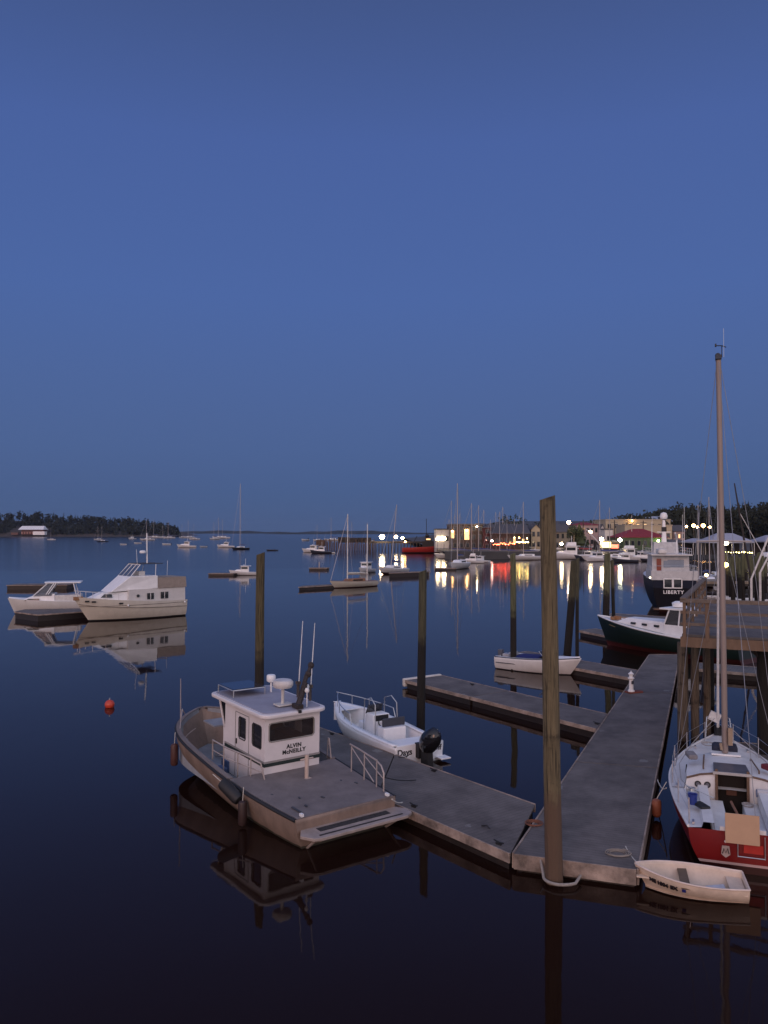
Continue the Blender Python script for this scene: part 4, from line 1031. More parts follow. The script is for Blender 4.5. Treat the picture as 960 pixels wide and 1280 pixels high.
# stern pieces
MB().box((-.08, .02, .93), (.03, .74, .68), ry=.06).build('tan_board', mat('tan board', (.50,.32,.20), .8, var=.06), rs, bevel=.004)
MB().box((-.045, -.22, .48), (.02, .42, .20)).build('red_panel', mat('bright red panel', (.42,.02,.012), .6), rs)
lad = MB()
for y in (.12, -.46): lad.tube([V(-.09, y-.0, .28), V(-.09, y, .8)], .012, 5)
lad.tube([V(-.1, .12, .3), V(-.1, -.46, .3)], .012, 5); lad.build('boarding_ladder', steel, rs)
em = MB(); em.add([V(-.06, .46, .50), V(-.06, .30, .50), V(-.06, .28, .30), V(-.06, .38, .22), V(-.06, .48, .30)], [(0, 1, 2, 3, 4)]); em = em.build('transom_emblem', mat('pale emblem', (.35,.27,.24), .6), rs, solid=.01)
MB().tube([V(-.072, .45, .32), V(-.072, .42, .44), V(-.072, .38, .34), V(-.072, .34, .44), V(-.072, .31, .32)], .012, 5).build('device', black, em)
MB().tube([V(-.05, .38, .60), V(-.07, .38, .60)], .03, 10).build('stern_light', white, rs)
bucket = MB().lathe([(.09, 0), (.12, .26), (.10, .26), (.09, .05)], (1.25, 1.05, .98), 14).build('blue_bucket', mat('blue plastic', (.02,.04,.22), .5), rs)
MB().box((1.15, .85, 1.0), (.45, .25, .08), rz=.5).build('dark_bag', black, rs, bevel=.03)
mb = MB().tube([V(1.6, 1.15, .98), V(1.55, 1.2, 1.35), V(1.2, .55, 1.2)], .014, 5); mb.build('tiller_line', steel, rs)
mb = MB(); 
for k in range(3): mb.tube([V(1.0+.08*k, -.72-.12*k, .95), V(1.05+.08*k, -.74-.12*k, 1.35), V(.7, -.72-.1*k, 1.42), V(.6, -.74-.1*k, .95)], .02, 6)
mb.build('stern_pulpit', steel, rs, smooth=True)
MB().lathe([(.1, 0), (.14, .05), (.14, .12), (.06, .2), (.05, .26), (.09, .28)], (1.7, 1.05, .98), 12).build('winch', steel, rs)
MB().lathe([(.1, 0), (.14, .05), (.14, .12), (.06, .2), (.05, .26), (.09, .28)], (1.7, -1.05, .98), 12).build('winch', steel, rs)
MB().box((4.0, .98, 1.5), (.5, .25, .14), rz=.2).build('folded_sail', mat('grey canvas', (.2,.19,.2), .9, bump=.6), rs, bevel=.04)
MB().box((3.6, -.95, 1.45), (.3, .2, .14), rz=.6).build('life_jackets', mat('maroon cloth', (.15,.02,.03), .9), rs, bevel=.03)

# loose gear on the red sailboat deck
mb = MB(); rr = random.Random(2)
def coil(mb, c, r, n=26, q=.55):
    mb.tube([V(c[0]+math.cos(k*q)*r*(.8+.01*k), c[1]+math.sin(k*q)*r*(.8+.01*k), c[2]+.0015*k) for k in range(n)], .013, 5)
coil(mb, (2.2, 1.02, .99), .16); coil(mb, (4.4, -1.05, 1.08), .18); coil(mb, (2.6, -.35, .66), .14); coil(mb, (6.6, .4, 1.2), .2)
mb.build('coiled_sheet', mat('grey sheet rope', (.35,.33,.32), .9, var=.3, scale=20), rs)
for s, nm in ((1, 'jib_sheet'), (-1, 'jib_sheet')):
    MB().tube([V(1.75, s*1.06, 1.15), V(3.2, s*1.28, 1.02), V(4.6, s*1.3, 1.06), V(6.6, s*.9, 1.15), V(8.2, s*.1, 1.7)], .012, 5).build(nm, mat('grey sheet rope'), rs)
for x in (.25, 3.0, 6.9):
    for s in (1, -1): MB().box((x, s*(h5.b(x/8.7)-.16), h5.sz(x/8.7)+.06), (.2, .05, .05)).build('cleat', steel, rs)
MB().tube([V(.35, 0, .6), V(.25, 0, .98), V(1.3, .15, 1.12)], .03, 8).build('tiller', teak, rs, smooth=True)
# loose gear on the workboat
mb = MB(); coil(mb, (7.2, .2, .37), .25, 34); mb.build('coiled_line', mat('grimy rope'), wb)
mb = MB(); mb.tube([V(6.4, -.5, .34), V(6.4, -.5, .75)], .16, 12); mb.build('bait_bucket', mat('grey bucket', (.3,.3,.32), .6), wb)
MB().box((5.75, .5, .5), (.5, .6, .35)).build('deck_box', mat('blue crate', (.05,.09,.2), .7), wb, bevel=.02)
MB().box((5.32, 1.15, .48), (.4, .3, .28)).build('deck_box', mat('blue crate'), wb, bevel=.02)
for x in (.5, 2.0): MB().box((x, 1.25, .805), (.45, .06, .02)).build('scupper_strip', dkgrey, wb)
# ================= TOWN =================
trimg = mat('dull window trim', (.13,.12,.11), .8)
brown = mat('brown shingle', (.045,.032,.027), .9, var=.25, scale=1.5, streak=3)
maroon = mat('maroon boards', (.07,.018,.018), .9, var=.2, scale=1.5)
shing = mat('grey roof shingle', (.075,.075,.085), .9, var=.2, scale=1)
darkwall = mat('dark stained wall', (.035,.028,.025), .9, var=.25, scale=.8)
beige = mat('beige render', (.42,.36,.25), .85, var=.1, scale=.5)
pinkw = mat('pink white boards', (.36,.26,.25), .8, var=.1)
redroof = mat('red roof', (.22,.02,.025), .7, var=.15, scale=.8)
greenw = mat('green boards', (.06,.09,.05), .85, var=.2)
lit = emit('lit pane and wall wash', (1, .66, .3), 1.3)  # window panes, and the painted lamplight on the brown building wall
litb = emit('floodlight glare', (1, .8, .5), 6)  # glow colour for the floodlight glare sheet
def bld(label, px0, px1, pe, pr, D, dep, wall, roof, rt='side', base=1.9, wins=(0, 0), litw=(), name='building', cat='building', oh=.4, rz=0):
    a, b_ = Q(px0, pe, D), Q(px1, pe, D); w_ = b_.x-a.x; he = a.z-base; hr = Q(px0, pr, D+dep/2 if rt != 'shed' else D+dep).z-base
    r = empty(name, ((a.x+b_.x)/2, D, base), rz, label, cat); x = w_/2
    mb = MB(); mb.box((0, dep/2, he/2-.5), (w_, dep, he+1))
    if rt == 'front': mb.hexa([V(-x, .0, he-.001), V(x, .0, he-.001), V(x, dep, he-.001), V(-x, dep, he-.001)], [V(-.01, .0, hr-.1), V(.01, .0, hr-.1), V(.01, dep, hr-.1), V(-.01, dep, hr-.1)])
    if rt == 'side': mb.hexa([V(-x, 0, he-.001), V(x, 0, he-.001), V(x, dep, he-.001), V(-x, dep, he-.001)], [V(-x, dep/2-.01, hr-.1), V(x, dep/2-.01, hr-.1), V(x, dep/2+.01, hr-.1), V(-x, dep/2+.01, hr-.1)])
    mb.build('wall', wall, r)
    t = .25; X = x+oh; mb = MB()
    if rt == 'side':
        for (y0, y1) in ((-oh, dep/2), (dep+oh, dep/2)):
            z0 = he-(hr-he)*oh/(dep/2); mb.hexa([V(-X, y0, z0), V(X, y0, z0), V(X, y1, hr), V(-X, y1, hr)], [V(-X, y0, z0+t), V(X, y0, z0+t), V(X, y1, hr+t), V(-X, y1, hr+t)])
    elif rt == 'front':
        for s in (1, -1):
            z0 = he-(hr-he)*oh/x; mb.hexa([V(s*X, -oh, z0), V(s*X, dep+oh, z0), V(0, dep+oh, hr), V(0, -oh, hr)], [V(s*X, -oh, z0+t), V(s*X, dep+oh, z0+t), V(0, dep+oh, hr+t), V(0, -oh, hr+t)])
    elif rt == 'hip':
        k = min(x*.8, dep/2); q = [V(-X, -oh, he), V(X, -oh, he), V(X, dep+oh, he), V(-X, dep+oh, he)]
        mb.hexa([p-V(0, 0, .1) for p in q], q); mb.hexa(q, [V(-X+k, dep/2-.05, hr), V(X-k, dep/2-.05, hr), V(X-k, dep/2+.05, hr), V(-X+k, dep/2+.05, hr)])
    elif rt == 'shed':
        mb.hexa([V(-X, -oh, he), V(X, -oh, he), V(X, dep, hr), V(-X, dep, hr)], [V(-X, -oh, he+t), V(X, -oh, he+t), V(X, dep, hr+t), V(-X, dep, hr+t)])
    else: mb.box((0, dep/2, he+.15), (w_+2*oh*.5, dep+oh, .4))
    mb.build('roof', roof, r)
    c, n = wins
    for j in range(n):
        for i in range(c):
            cx = -x+w_*(i+.5)/c; cz = he*(j+.55)/n; ww = min(1.1, w_/c*.45); wh_ = min(1.5, he/n*.5)
            f = MB().box((cx, -.03, cz), (ww+.25, .06, wh_+.25)).build('window', trimg, r)
            MB().box((cx, -.075, cz), (ww, .03, wh_)).build('pane', (lit if (i, j) in litw else darkglass), f)
    return r
def wall_lamp(r, px, py, D, m, rad=.22):
    """a lamp fixed to building r, in world place px,py at distance D"""
    g_ = Q(px, py, D); c = Matrix.Rotation(-r.rotation_euler.z, 3, 'Z')@(g_-Vector(r.location))
    l = MB().ell(c, rad, 10, 8).build('wall_lamp', m, r, smooth=True)
    MB().box(c+V(0, .25, rad), (.1, .6, .08)).build('bracket', dkgrey, l)
bld('small pale shed at the left end of the town quay, beside the floodlit pier', 545, 563, 662, 659, 283, 10, offw, shing, 'flat', wins=(2, 1))
wh1 = bld('big brown shingled waterfront building with glowing wall wash panels and flat roof', 565, 604, 656, 653, 272, 22, brown, shing, 'flat', wins=(5, 3), name='warehouse')
wall_lamp(wh1, 565.5, 664, 271, warmlamp, .25); wall_lamp(wh1, 583.5, 663, 270.5, warmlamp, .3); wall_lamp(wh1, 596, 658, 271, whitelamp, .22)
MB().box(Q(583.5, 668, 271.9)-Vector(wh1.location), (1.6, .1, 3.6)).build('wall_wash_panel', lit, wh1); MB().box(Q(565.5, 668, 271.9)-Vector(wh1.location), (1.1, .1, 2.6)).build('wall_wash_panel', lit, wh1)  # glowing panels stand for lamplight washing down the wall
MB().box(Q(551, 673, 282.8)+V(0, -.2, 0)-Vector(wh1.location), (2.6, .1, 1.5)).build('floodlight_glare_panel', litb, wh1)  # self-lit sheet stands in for floodlight glare on the shed
bld('maroon boarded wing with a sloping roof next to the brown waterfront building', 604, 614, 660, 655, 270, 20, maroon, shing, 'shed', wins=(1, 3), name='warehouse_wing')
bld('long low building under a wide grey roof, above the red terrace lights', 613, 662, 667, 656, 268, 20, darkwall, shing, 'side', wins=(9, 1), litw=[(5, 0), (7, 0)], name='restaurant')
bld('yellowish house half hidden behind the top of the tallest piling', 664, 676, 662, 656, 275, 10, beige, shing, 'front', wins=(2, 2), name='house')
bld('dark walled house with a dull slate roof, just beside the tallest piling', 694, 713, 665, 656, 272, 12, mat('grey boards', (.16,.15,.13), .9), shing, 'side', wins=(3, 2), name='house')
bld('pinkish house with a red roof edge and upper windows, above the boatyard crane', 721, 748, 656, 653, 300, 12, pinkw, redroof, 'hip', wins=(5, 2), litw=[(0, 1)], name='house')
bld('tiny white box building in front of the large beige block', 756, 766, 662, 660, 285, 8, offw, shing, 'flat', wins=(1, 1), name='house')
bb = bld('large beige block with stepped flat roofs on the slope above the town', 757, 838, 650, 647, 330, 20, beige, mat('beige parapet', (.38,.33,.25), .8), 'flat', wins=(9, 2), litw=[(4, 1), (5, 1)], name='apartment_block')
wall_lamp(bb, 790, 651, 329, warmlamp, .34)
bld('lower beige wing with pale coping in front of the large beige block', 781, 840, 657, 655, 312, 12, beige, mat('beige parapet'), 'flat', wins=(6, 1), name='apartment_wing')
bld('pale blue roofed gable showing over the beige block', 812, 840, 652, 646, 345, 14, mat('pale blue wall', (.3,.34,.4), .8), mat('pale blue roof', (.34,.38,.46), .7), 'side', name='house')
rh = bld('long green walled boathouse with a red roof beside the marina', 779, 834, 671.5, 661, 262, 16, greenw, redroof, 'hip', name='boathouse', wins=(7, 1))
wall_lamp(rh, 823, 676, 261.3, greenlamp, .34)
sh = bld('small quayside shop with bright yellow front and red awning', 749, 775, 677, 673, 255, 7, darkwall, shing, 'flat', name='shop')
L0 = Vector(sh.location)
MB().box(Q(757, 681, 254.8)-L0, (3.4, .1, 1.8)).build('lit_front', emit('yellow shop front', (1, .85, .35), 2.4), sh)
MB().box(Q(768.5, 683, 254.6)-L0, (2.2, .3, 1.2)).build('red_sign', emit('red shop sign', (1, .18, .12), 1.5), sh)
for (a, b_, pe, pr, D_, lb) in ((881, 937, 677, 666.5, 215, 'wide grey marquee roof with a lamp under its eave, behind the bare mast'), (949, 985, 676, 669, 215, 'second grey marquee roof at the edge of the picture'), (861, 882, 677, 673, 222, 'low flat grey canopy between the radar mast and the marquee')):
    tr = empty('marquee', (Q((a+b_)/2, pe, D_).x, D_, 2.0), 0, lb, 'marquee'); x = (Q(b_, pe, D_).x-Q(a, pe, D_).x)/2; z = Q(a, pe, D_).z-2; zr_ = Q(a, pr, D_).z-2
    mb = MB(); q = [V(-x, -3, z), V(x, -3, z), V(x, 6, z), V(-x, 6, z)]; mb.hexa([p-V(0, 0, .35) for p in q], q); mb.hexa(q, [V(-x*.35, 1.2, zr_), V(x*.35, 1.2, zr_), V(x*.35, 1.8, zr_), V(-x*.35, 1.8, zr_)])
    mb.build('canopy', mat('grey marquee canvas', (.30,.32,.40), .8, var=.06, scale=.4), tr)
    for i in range(5): MB().tube([V(-x+.1+i*(2*x-.2)/4, -2.9, -.2), V(-x+.1+i*(2*x-.2)/4, -2.9, z-.3)], .08, 6).build('post', offw, tr)
    MB().box((0, 5.8, z/2-.2), (2*x-.4, .2, z)).build('back_wall', darkwall, tr)
    if a == 881: MB().ell(Q(907, 679, D_-3.2)-Vector(tr.location), (.8, .3, .5), 10, 8).build('lamp', emit('marquee lamp', (1, .85, .55), 25), tr)
# string lights
def string(name, label, x0, x1, py, D_, m, n, rad, jit, col='string lights'):
    a = Q(x0, py, D_); r = empty(name, (a.x, D_, 0), 0, label, col); rr = random.Random(n); pts = []
    for i in range(n):
        g_ = Q(x0+(x1-x0)*(i+.5)/n, py+rr.uniform(-jit, jit), D_); p = V(g_.x-a.x, 0, g_.z); pts.append(p+V(0, 0, rad+.03))
        MB().ell(p, rad*rr.uniform(.6, 1.3), 8, 6).build('bulb', m, r)
    MB().tube(pts, .02, 4).build('cable', black, r)
    for k in (0, -1): MB().tube([V(pts[k].x, 0, 1.5), pts[k]], .04, 5).build('pole', dkgrey, r)
string('string_lights', 'row of red lights along the terrace of the long grey roofed building', 616, 644, 679.5, 262, redlamp, 15, .13, 1.4)
string('string_lights', 'row of yellow lights continuing the red terrace lights', 645, 661, 677.5, 261, yellamp, 10, .16, .6)
string('string_lights', 'row of yellow lights along the quay rail under the grey marquee', 899, 942, 690.5, 205, emit('dim yellow lamp', (1, .85, .3), 12), 13, .16, .5)
# lamp posts
def lamp(px, py, D_, m, rad, label, base=1.9, name='street_lamp', arm=False):
    g_ = Q(px, py, D_); rad *= 1.3; r = empty(name, (g_.x, D_, base), 0, label, 'lamp', 'harbour lamps'); z = g_.z-base  # globe swollen past its true size to stand for lamp bloom
    MB().ell((0, 0, z), (rad, rad, rad*.9), 12, 9).build('lamp_globe', m, r, smooth=True)
    mb = MB().tube([V(0, .12, -.3), V(0, .12, z+rad+.1)], .07, 6); mb.box((0, 0, z+rad+.06), (rad*1.3, rad*1.6, .08)); mb.build('lamp_pole', dkgrey, r)
lamp(477.5, 671, 315, whitelamp, .75, 'largest white floodlight at the outer end of the lit fish pier')
lamp(495, 671, 318, whitelamp, .5, 'white floodlight in the middle of the lit fish pier')
lamp(503, 672.5, 318, whitelamp, .42, 'white floodlight next to the red ship on the fish pier')
lamp(506.5, 677, 316, warmlamp, .25, 'small low light under the floodlights of the fish pier')
lamp(547, 674, 264, whitelamp, .40, 'left of the two quay floodlights by the pale shed')
lamp(555, 673, 264, whitelamp, .46, 'floodlight on the quay between the pale shed and the brown building')
lamp(615, 676, 262, emit('pinkish lamp', (1, .5, .4), 50), .26, 'pinkish lamp at the corner of the maroon wing')
for px, py, lb in ((643, 672, 'first'), (649, 672, 'second'), (659, 673, 'third')): lamp(px, py, 264, warmlamp, .13, 'faint terrace lamp, %s in the row over the yellow string lights' % lb)
lamp(711, 653, 262, emit('peach lamp', (1, .7, .45), 55), .46, 'high peach coloured street lamp over the dark trees')
lamp(702, 680, 250, whitelamp, .38, 'low white lamp behind the white motor yacht')
lamp(738, 665, 268, whitelamp, .46, 'street lamp in front of the pinkish house')
lamp(752, 674, 252, whitelamp, .48, 'bright quay lamp over the yellow shop front')
lamp(775, 675, 252, emit('yellowish lamp', (1, .95, .6), 60), .48, 'yellowish lamp at the left end of the green boathouse')
lamp(754.5, 694.5, 236, whitelamp, .28, 'small lamp low over the water in front of the shop', base=.5)
lamp(830, 659, 250, warmlamp, .34, 'lamp on a slim post over the red boathouse roof')
for i, (px, py, rr_) in enumerate(((858, 658, .28), (867, 657, .45), (872, 659, .34), (879, 657, .48), (887, 659, .34))):
    lamp(px, py, 285, warmlamp, rr_, ('small end lamp', 'large lamp', 'dimmer lamp', 'largest lamp', 'last lamp')[i]+' of the hillside row, '+('by the radar mast', 'second from the radar mast', 'in the middle', 'fourth from the radar mast', 'just before the red sailboat mast')[i], base=4)
lamp(907, 706, 92, emit('orange lamp', (1, .55, .15), 20), .24, 'orange lamp on the timber wharf under the marquee', base=1)
lamp(883, 719, 60, emit('amber lamp', (1, .65, .25), 14), .10, 'small amber lamp near the handrail end of the pier', base=2)
lamp(814, 701, 150, yellamp, .16, 'little yellow lamp beside the navy yacht', base=.5)
# trees in the town
def tree(px, py_top, D_, w_, label, n=240, base=3, kind='leaf'):
    g_ = Q(px, py_top, D_); r = empty('tree', (g_.x, D_, base), 0, label, 'tree'); h = g_.z-base; rr = random.Random(int(px))
    mb = MB().tube([V(0, 0, -1), V(.1, 0, h*.5), V(.2, 0, h*.8)], .28, 7, .08)
    for k in range(5): a = rr.random()*6.3; mb.tube([V(0, 0, h*(.3+.08*k)), V(math.cos(a)*w_*.5, math.sin(a)*w_*.4, h*(.5+.08*k))], .1, 5, .03)
    mb.build('trunk', wood_w, r)
    mb = MB()
    if kind == 'leaf':
        leafy(mb, 0, 0, h*.62, w_, w_*.8, h*.48, n, .5, rr)
    else: spruce(mb, 0, 0, 0, h, w_, n, rr)
    mb.build('crown', leafs, r)
tree(639, 643, 300, 5.5, 'round topped tree rising over the long grey roof', 330)
tree(650, 648, 296, 5, 'lower spreading tree to the side of the round topped tree', 260)
tree(717, 658, 262, 3.6, 'dark tree under the high peach street lamp', 260)
tree(724, 655, 264, 3.2, 'darker conical tree against the pinkish house', 200, kind='s')
tree(743, 650, 320, 4.5, 'tree crown rising behind the red roof edge', 220)
tree(667, 652, 310, 3, 'small tree behind the yellowish house', 160)
tree(620, 653, 310, 2.4, 'little bush like tree on the ridge line of the long grey roof', 120)
# ---------- fish pier ----------
fp = empty('fish_pier', (Q(462, 680, 318).x, 318, 0), 0, 'long dark fish pier on closely set piles, carrying the white floodlights', 'pier')
x1_ = Q(560, 680, 318).x-fp.location.x
MB().box((x1_/2, 5, 3.9), (x1_, 12, .7)).build('deck', darkwall, fp)
for i in range(26): MB().tube([V(i*x1_/25, -.9, -1), V(i*x1_/25, -.9, 3.6)], .22, 6).build('pile', wood_dk, fp)
fp2 = empty('derelict_pier', (Q(396, 680, 350).x, 350, 0), 0, 'old broken pier with bare piles and sheds reaching out past the floodlights', 'pier')
x2_ = Q(470, 680, 350).x-fp2.location.x; rr = random.Random(4)
MB().box((x2_*.68, 3, 3.6), (x2_*.64, 6, .5)).build('deck', darkwall, fp2)
for i in range(34):
    MB().tube([V(i*x2_/33, rr.uniform(-1, 1), -1), V(i*x2_/33+rr.uniform(-.2, .2), 0, rr.uniform(2.8, 5.4))], .26, 6).build('pile', mat('brown pile', (.10,.06,.04), .9), fp2)
MB().box((1.6, 2, 3.2), (3.6, 4, 2.6)).build('landing_stage', mat('brown pile'), fp2)
for i, (u, w_, h_) in enumerate(((.45, 5, 1.8), (.62, 4, 1.5), (.8, 6, 1.6))): MB().box((x2_*u, 3, 3.9+h_/2), (w_, 4, h_)).build('shed', darkwall, fp2)
# ---------- red ship ----------
g_ = P(508, 690, 0)
ship = empty('red_trawler', (Q(503, 690, 300).x, 300, 0), math.radians(-6), 'red hulled fishing ship with dark wheelhouse lying at the lit quay', 'ship')
hs = Hull(17.5, 5, 2.1, 3.3, tw=.8, dr=.5, rake=1.4, n=16, m=7)
MB_ = hs.shell(); MB_.build('hull', mat_bands('red ship hull', [(.5, (.02,.01,.01)), (9, (.33,.02,.012))], .5, var=.2), ship, smooth=True)
hs.deck(0, .99, -.1).build('deck', darkwall, ship)
mb = MB(); house(mb, 7.5, 12, 1.8, 1.5, 2.2, 4.6, .4); house(mb, 8.5, 11, 1.4, 1.2, 4.6, 6.0, .3); mb.build('wheelhouse', darkwall, ship)
MB().box((9.8, -1.45, 5.3), (1.6, .1, .5)).build('window', lit, ship)
mb = MB(); mb.tube([V(9, 0, 6), V(9, 0, 13)], .12, 6); mb.tube([V(3, 0, 2), V(5.5, 0, 6.5)], .15, 6); mb.ell((9.3, 0, 6.6), (.8, .6, .6)); mb.build('mast', black, ship)
# boatyard crane
ck = empty('boatyard_crane', (Q(757, 690, 246).x, 246, 2), 0, 'pale slanted crane boom on the quay in front of the pinkish house', 'crane')
a = Q(733, 662, 246)-Vector(ck.location); b_ = Q(748, 678, 246)-Vector(ck.location)
MB().tube([a, b_, b_+V(1.5, 0, -2.5)], .2, 6).build('boom', offw, ck); MB().box(b_+V(1.8, 0, -3), (2.2, 2, 1.4)).build('cab', offw, ck)
# white house on the far point
fh = empty('far_house', (Q(40, 665, 1385).x, 1385, 3), 0, 'long white roofed house alone on the far wooded shore', 'house')
MB().box((0, 8, 5), (38, 14, 9)).build('wall', mat('far brown wall', (.15,.08,.06), .8), fh)
MB().hexa([V(-23, -3, 9), V(21, -3, 9), V(21, 17, 9), V(-23, 17, 9)], [V(-20, 6, 15.5), V(19, 6, 15.5), V(19, 8, 15.5), V(-20, 8, 15.5)]).build('roof', mat('pale metal roof', (.75,.75,.75), .5), fh)
MB().box((16, -5, 3.0), (20, 10, 6)).build('lean_to', mat('gelcoat white'), fh)
for i in range(6): MB().box((-17+i*4.6, -.8, 3.4), (2.2, .4, 3.4)).build('bay', mat('pinkish boards', (.4,.22,.18), .8), fh)
MB().box((-30, 2, 2), (12, 6, 4)).build('outbuilding', mat('far brown wall'), fh)

bld('dim grey house between the tallest piling and the slate roofed house', 677, 692, 668, 661, 290, 10, mat('grey boards'), shing, 'front', wins=(2, 2), litw=[(0, 0)], name='house')
bld('small lit cottage on the slope right of the red boathouse roof', 842, 856, 664, 657, 318, 9, pinkw, shing, 'side', wins=(3, 1), litw=[(1, 0)], name='house', base=4)
bld('low dark store behind the navy yacht mast', 838, 862, 679, 675, 262, 10, darkwall, shing, 'shed', wins=(4, 1), litw=[(2, 0)], name='store')
bld('narrow white house between the crane and the beige block', 749, 757, 664, 656, 305, 8, offw, shing, 'front', wins=(1, 3), litw=[(0, 1)], name='house')
bld('dark roofed house on the hill behind the yellowish house', 678, 700, 659, 652, 340, 10, mat('grey boards'), shing, 'side', wins=(3, 1), name='house', base=4)
for i, (px, D_) in enumerate(((690, 258), (729, 262), (768, 270), (804, 280))):
    a = Q(px, 650, D_); r = empty('utility_pole', (a.x, D_, 2), 0, ('utility pole nearest the tallest piling', 'utility pole between the dark tree and the crane', 'utility pole beside the red shop sign', 'utility pole rising over the red boathouse roof')[i], 'utility pole')
    MB().tube([V(0, 0, -.5), V(0, 0, 10)], .16, 6).build('pole', wood_dk, r); MB().box((0, 0, 9.3), (2.2, .14, .14)).build('crossarm', wood_dk, r)
# ================= MIDDLE DISTANCE HEROES =================
def at(px, py, z=0): return P(px, py, z)
def hed(px0, py0, px1, py1):
    a = P(px0, py0, 0); b_ = P(px1, py1, 0); d = b_-a; return a, math.atan2(d.y, d.x), d.length
# cream trawler yacht
a, ang, L_ = hed(224, 768, 112, 776.5)
tw = empty('trawler_yacht', (a.x, a.y, 0), ang, 'cream trawler yacht with raised flybridge, beige aft canvas and white radar mast', 'motor yacht')
ht = Hull(10.3, 3.7, 1.55, 2.25, tw=.86, dr=.5, rake=1.5, full=2.3, tm=.4, e0=.25, e1=.9, n=26, m=12)
crm = mat_bands('cream hull', [(.12, (.02,.02,.02)), (1.32, (.60,.55,.46)), (1.37, (.15,.13,.11)), (9, (.58,.54,.46))], .35, var=.1)
ht.shell().build('hull', crm, tw, smooth=True)
ht.deck(.0, .99, -.12, .05).build('deck', white, tw)
mb = MB()
for s in (1, -1): mb.tube(ht.line(0, .99, .28, .02, 0, s), .04, 6)
mb.build('rub_rail', mat('dark cream rail', (.25,.22,.18), .5), tw, smooth=True)  # rail in a darker cream than the topsides
lowm = mat('cream deckhouse', (.60,.58,.55), .45, var=.07)
mb = MB(); hq = house(mb, .2, 5.9, 1.55, 1.5, 1.3, 2.75, .1, .0, .04); mb.build('deckhouse', lowm, tw)
mb = MB(); fq = house(mb, 5.7, 9.0, 1.35, .6, 1.6, 2.55, 1.2, .0, .12, zf=2.0); mb.build('fore_cabin', white, tw, bevel=.05)
mb = MB(); mb.hexa([V(3.0, -1.55, 2.76), V(7.4, -1.1, 2.56), V(7.4, 1.1, 2.56), V(3.0, 1.55, 2.76)], [V(3.0, -1.5, 3.95), V(5.6, -1.35, 3.95), V(5.6, 1.35, 3.95), V(3.0, 1.5, 3.95)]); mb.build('flybridge', white, tw, bevel=.05)
mb = MB(); mb.hexa([V(.1, -1.6, 2.77), V(2.98, -1.6, 2.77), V(2.98, 1.6, 2.77), V(.1, 1.6, 2.77)], [V(.15, -1.55, 3.75), V(2.98, -1.55, 3.75), V(2.98, 1.55, 3.75), V(.15, 1.55, 3.75)]); mb.build('aft_canvas', mat('beige canvas', (.30,.25,.21), .9, var=.15, bump=.4), tw)
for (x, w_, h_) in ((2.35, .75, .62), (3.75, .65, .58)):
    wd = MB().slab([V(x+w_/2, 1.555, 1.78), V(x-w_/2, 1.555, 1.78), V(x-w_/2, 1.545, 1.78+h_), V(x+w_/2, 1.545, 1.78+h_)], .03).build('side_window', darkglass, tw)
    MB().box((x, 1.59, 1.78+h_/2), (.04, .03, h_)).build('divider', white, wd)
MB().tube([V(4.95, 1.5, 2.15), V(4.95, 1.58, 2.15)], .14, 14).build('porthole', darkglass, tw)
MB().slab([V(8.15, .80, 2.12), V(7.2, 1.08, 2.08), V(7.2, .98, 2.40), V(7.85, .82, 2.40)], .04).build('cabin_window', darkglass, tw)
for x in (9.3, 8.8, 6.6): MB().box((x, ht.b(x/10.3)*1.0, ht.sz(x/10.3)-.3), (.35, .1, .14), rz=-.35 if x > 7 else -.1).build('hull_port', black, tw)
mb = MB()
for y in (1.3, .45, -.45, -1.3): mb.tube([V(5.6, y, 3.9), V(4.6, y*.92, 5.0)], .045, 5)
mb.tube([V(3.2, 1.4, 3.9), V(3.1, 1.3, 5.0)], .03, 5); mb.tube([V(3.2, -1.4, 3.9), V(3.1, -1.3, 5.0)], .03, 5)
mb.tube([V(4.6, 1.2, 5.0), V(4.6, -1.2, 5.0)], .05, 5); mb.build('windscreen_frame', white, tw)
MB().slab([V(5.6, 1.3, 3.95), V(5.6, -1.3, 3.95), V(4.62, -1.2, 4.98), V(4.62, 1.2, 4.98)], .01).build('windscreen', glass('pale glass', (.10,.12,.16), .5), tw)
MB().box((3.5, 0, 5.05), (2.3, 2.5, .07)).build('bimini_top', dkgrey, tw, bevel=.03)
MB().box((4.2, 0, 4.1), (.6, 1.4, .5)).build('helm', offw, tw)
mm = MB().tube([V(3.5, .3, 5.0), V(3.55, .3, 7.9)], .07, 8, .05).build('radar_mast', white, tw)
MB().lathe([(.05, 0), (.28, .02), (.3, .15), (.22, .26), (.02, .28)], (3.95, .3, 6.0), 14).build('radome', white, mm, smooth=True)
MB().tube([V(4.9, 1.2, 4.9), V(5.0, 1.2, 6.4)], .02, 5).build('aerial', white, tw)
MB().tube([V(.7, -1.2, 3.6), V(.65, -1.2, 5.2)], .02, 5).build('aerial', white, tw)
mb = MB()
for s in (1, -1): mb.tube([p+V(0, 0, .55) for p in ht.line(.62, .995, 0, -.06, 0, s)], .022, 5)
for t in (.66, .76, .86, .95):
    for s in (1, -1): p = ht.pt(t, 0, s)+V(0, -s*.06, 0); mb.tube([p, p+V(0, 0, .55)], .018, 5)
mb.build('bow_rail', steel, tw)
MB().box((9.9, .12, 2.1), (.8, .25, .3)).build('anchor_roller', mat('rusty fitting', (.30,.15,.07), .7), tw)
for x in (6.0, .35): MB().ell((x, 1.78*(1 if x < 5 else .98), 1.35), .10, 8, 6).build('white_fender', white, tw)
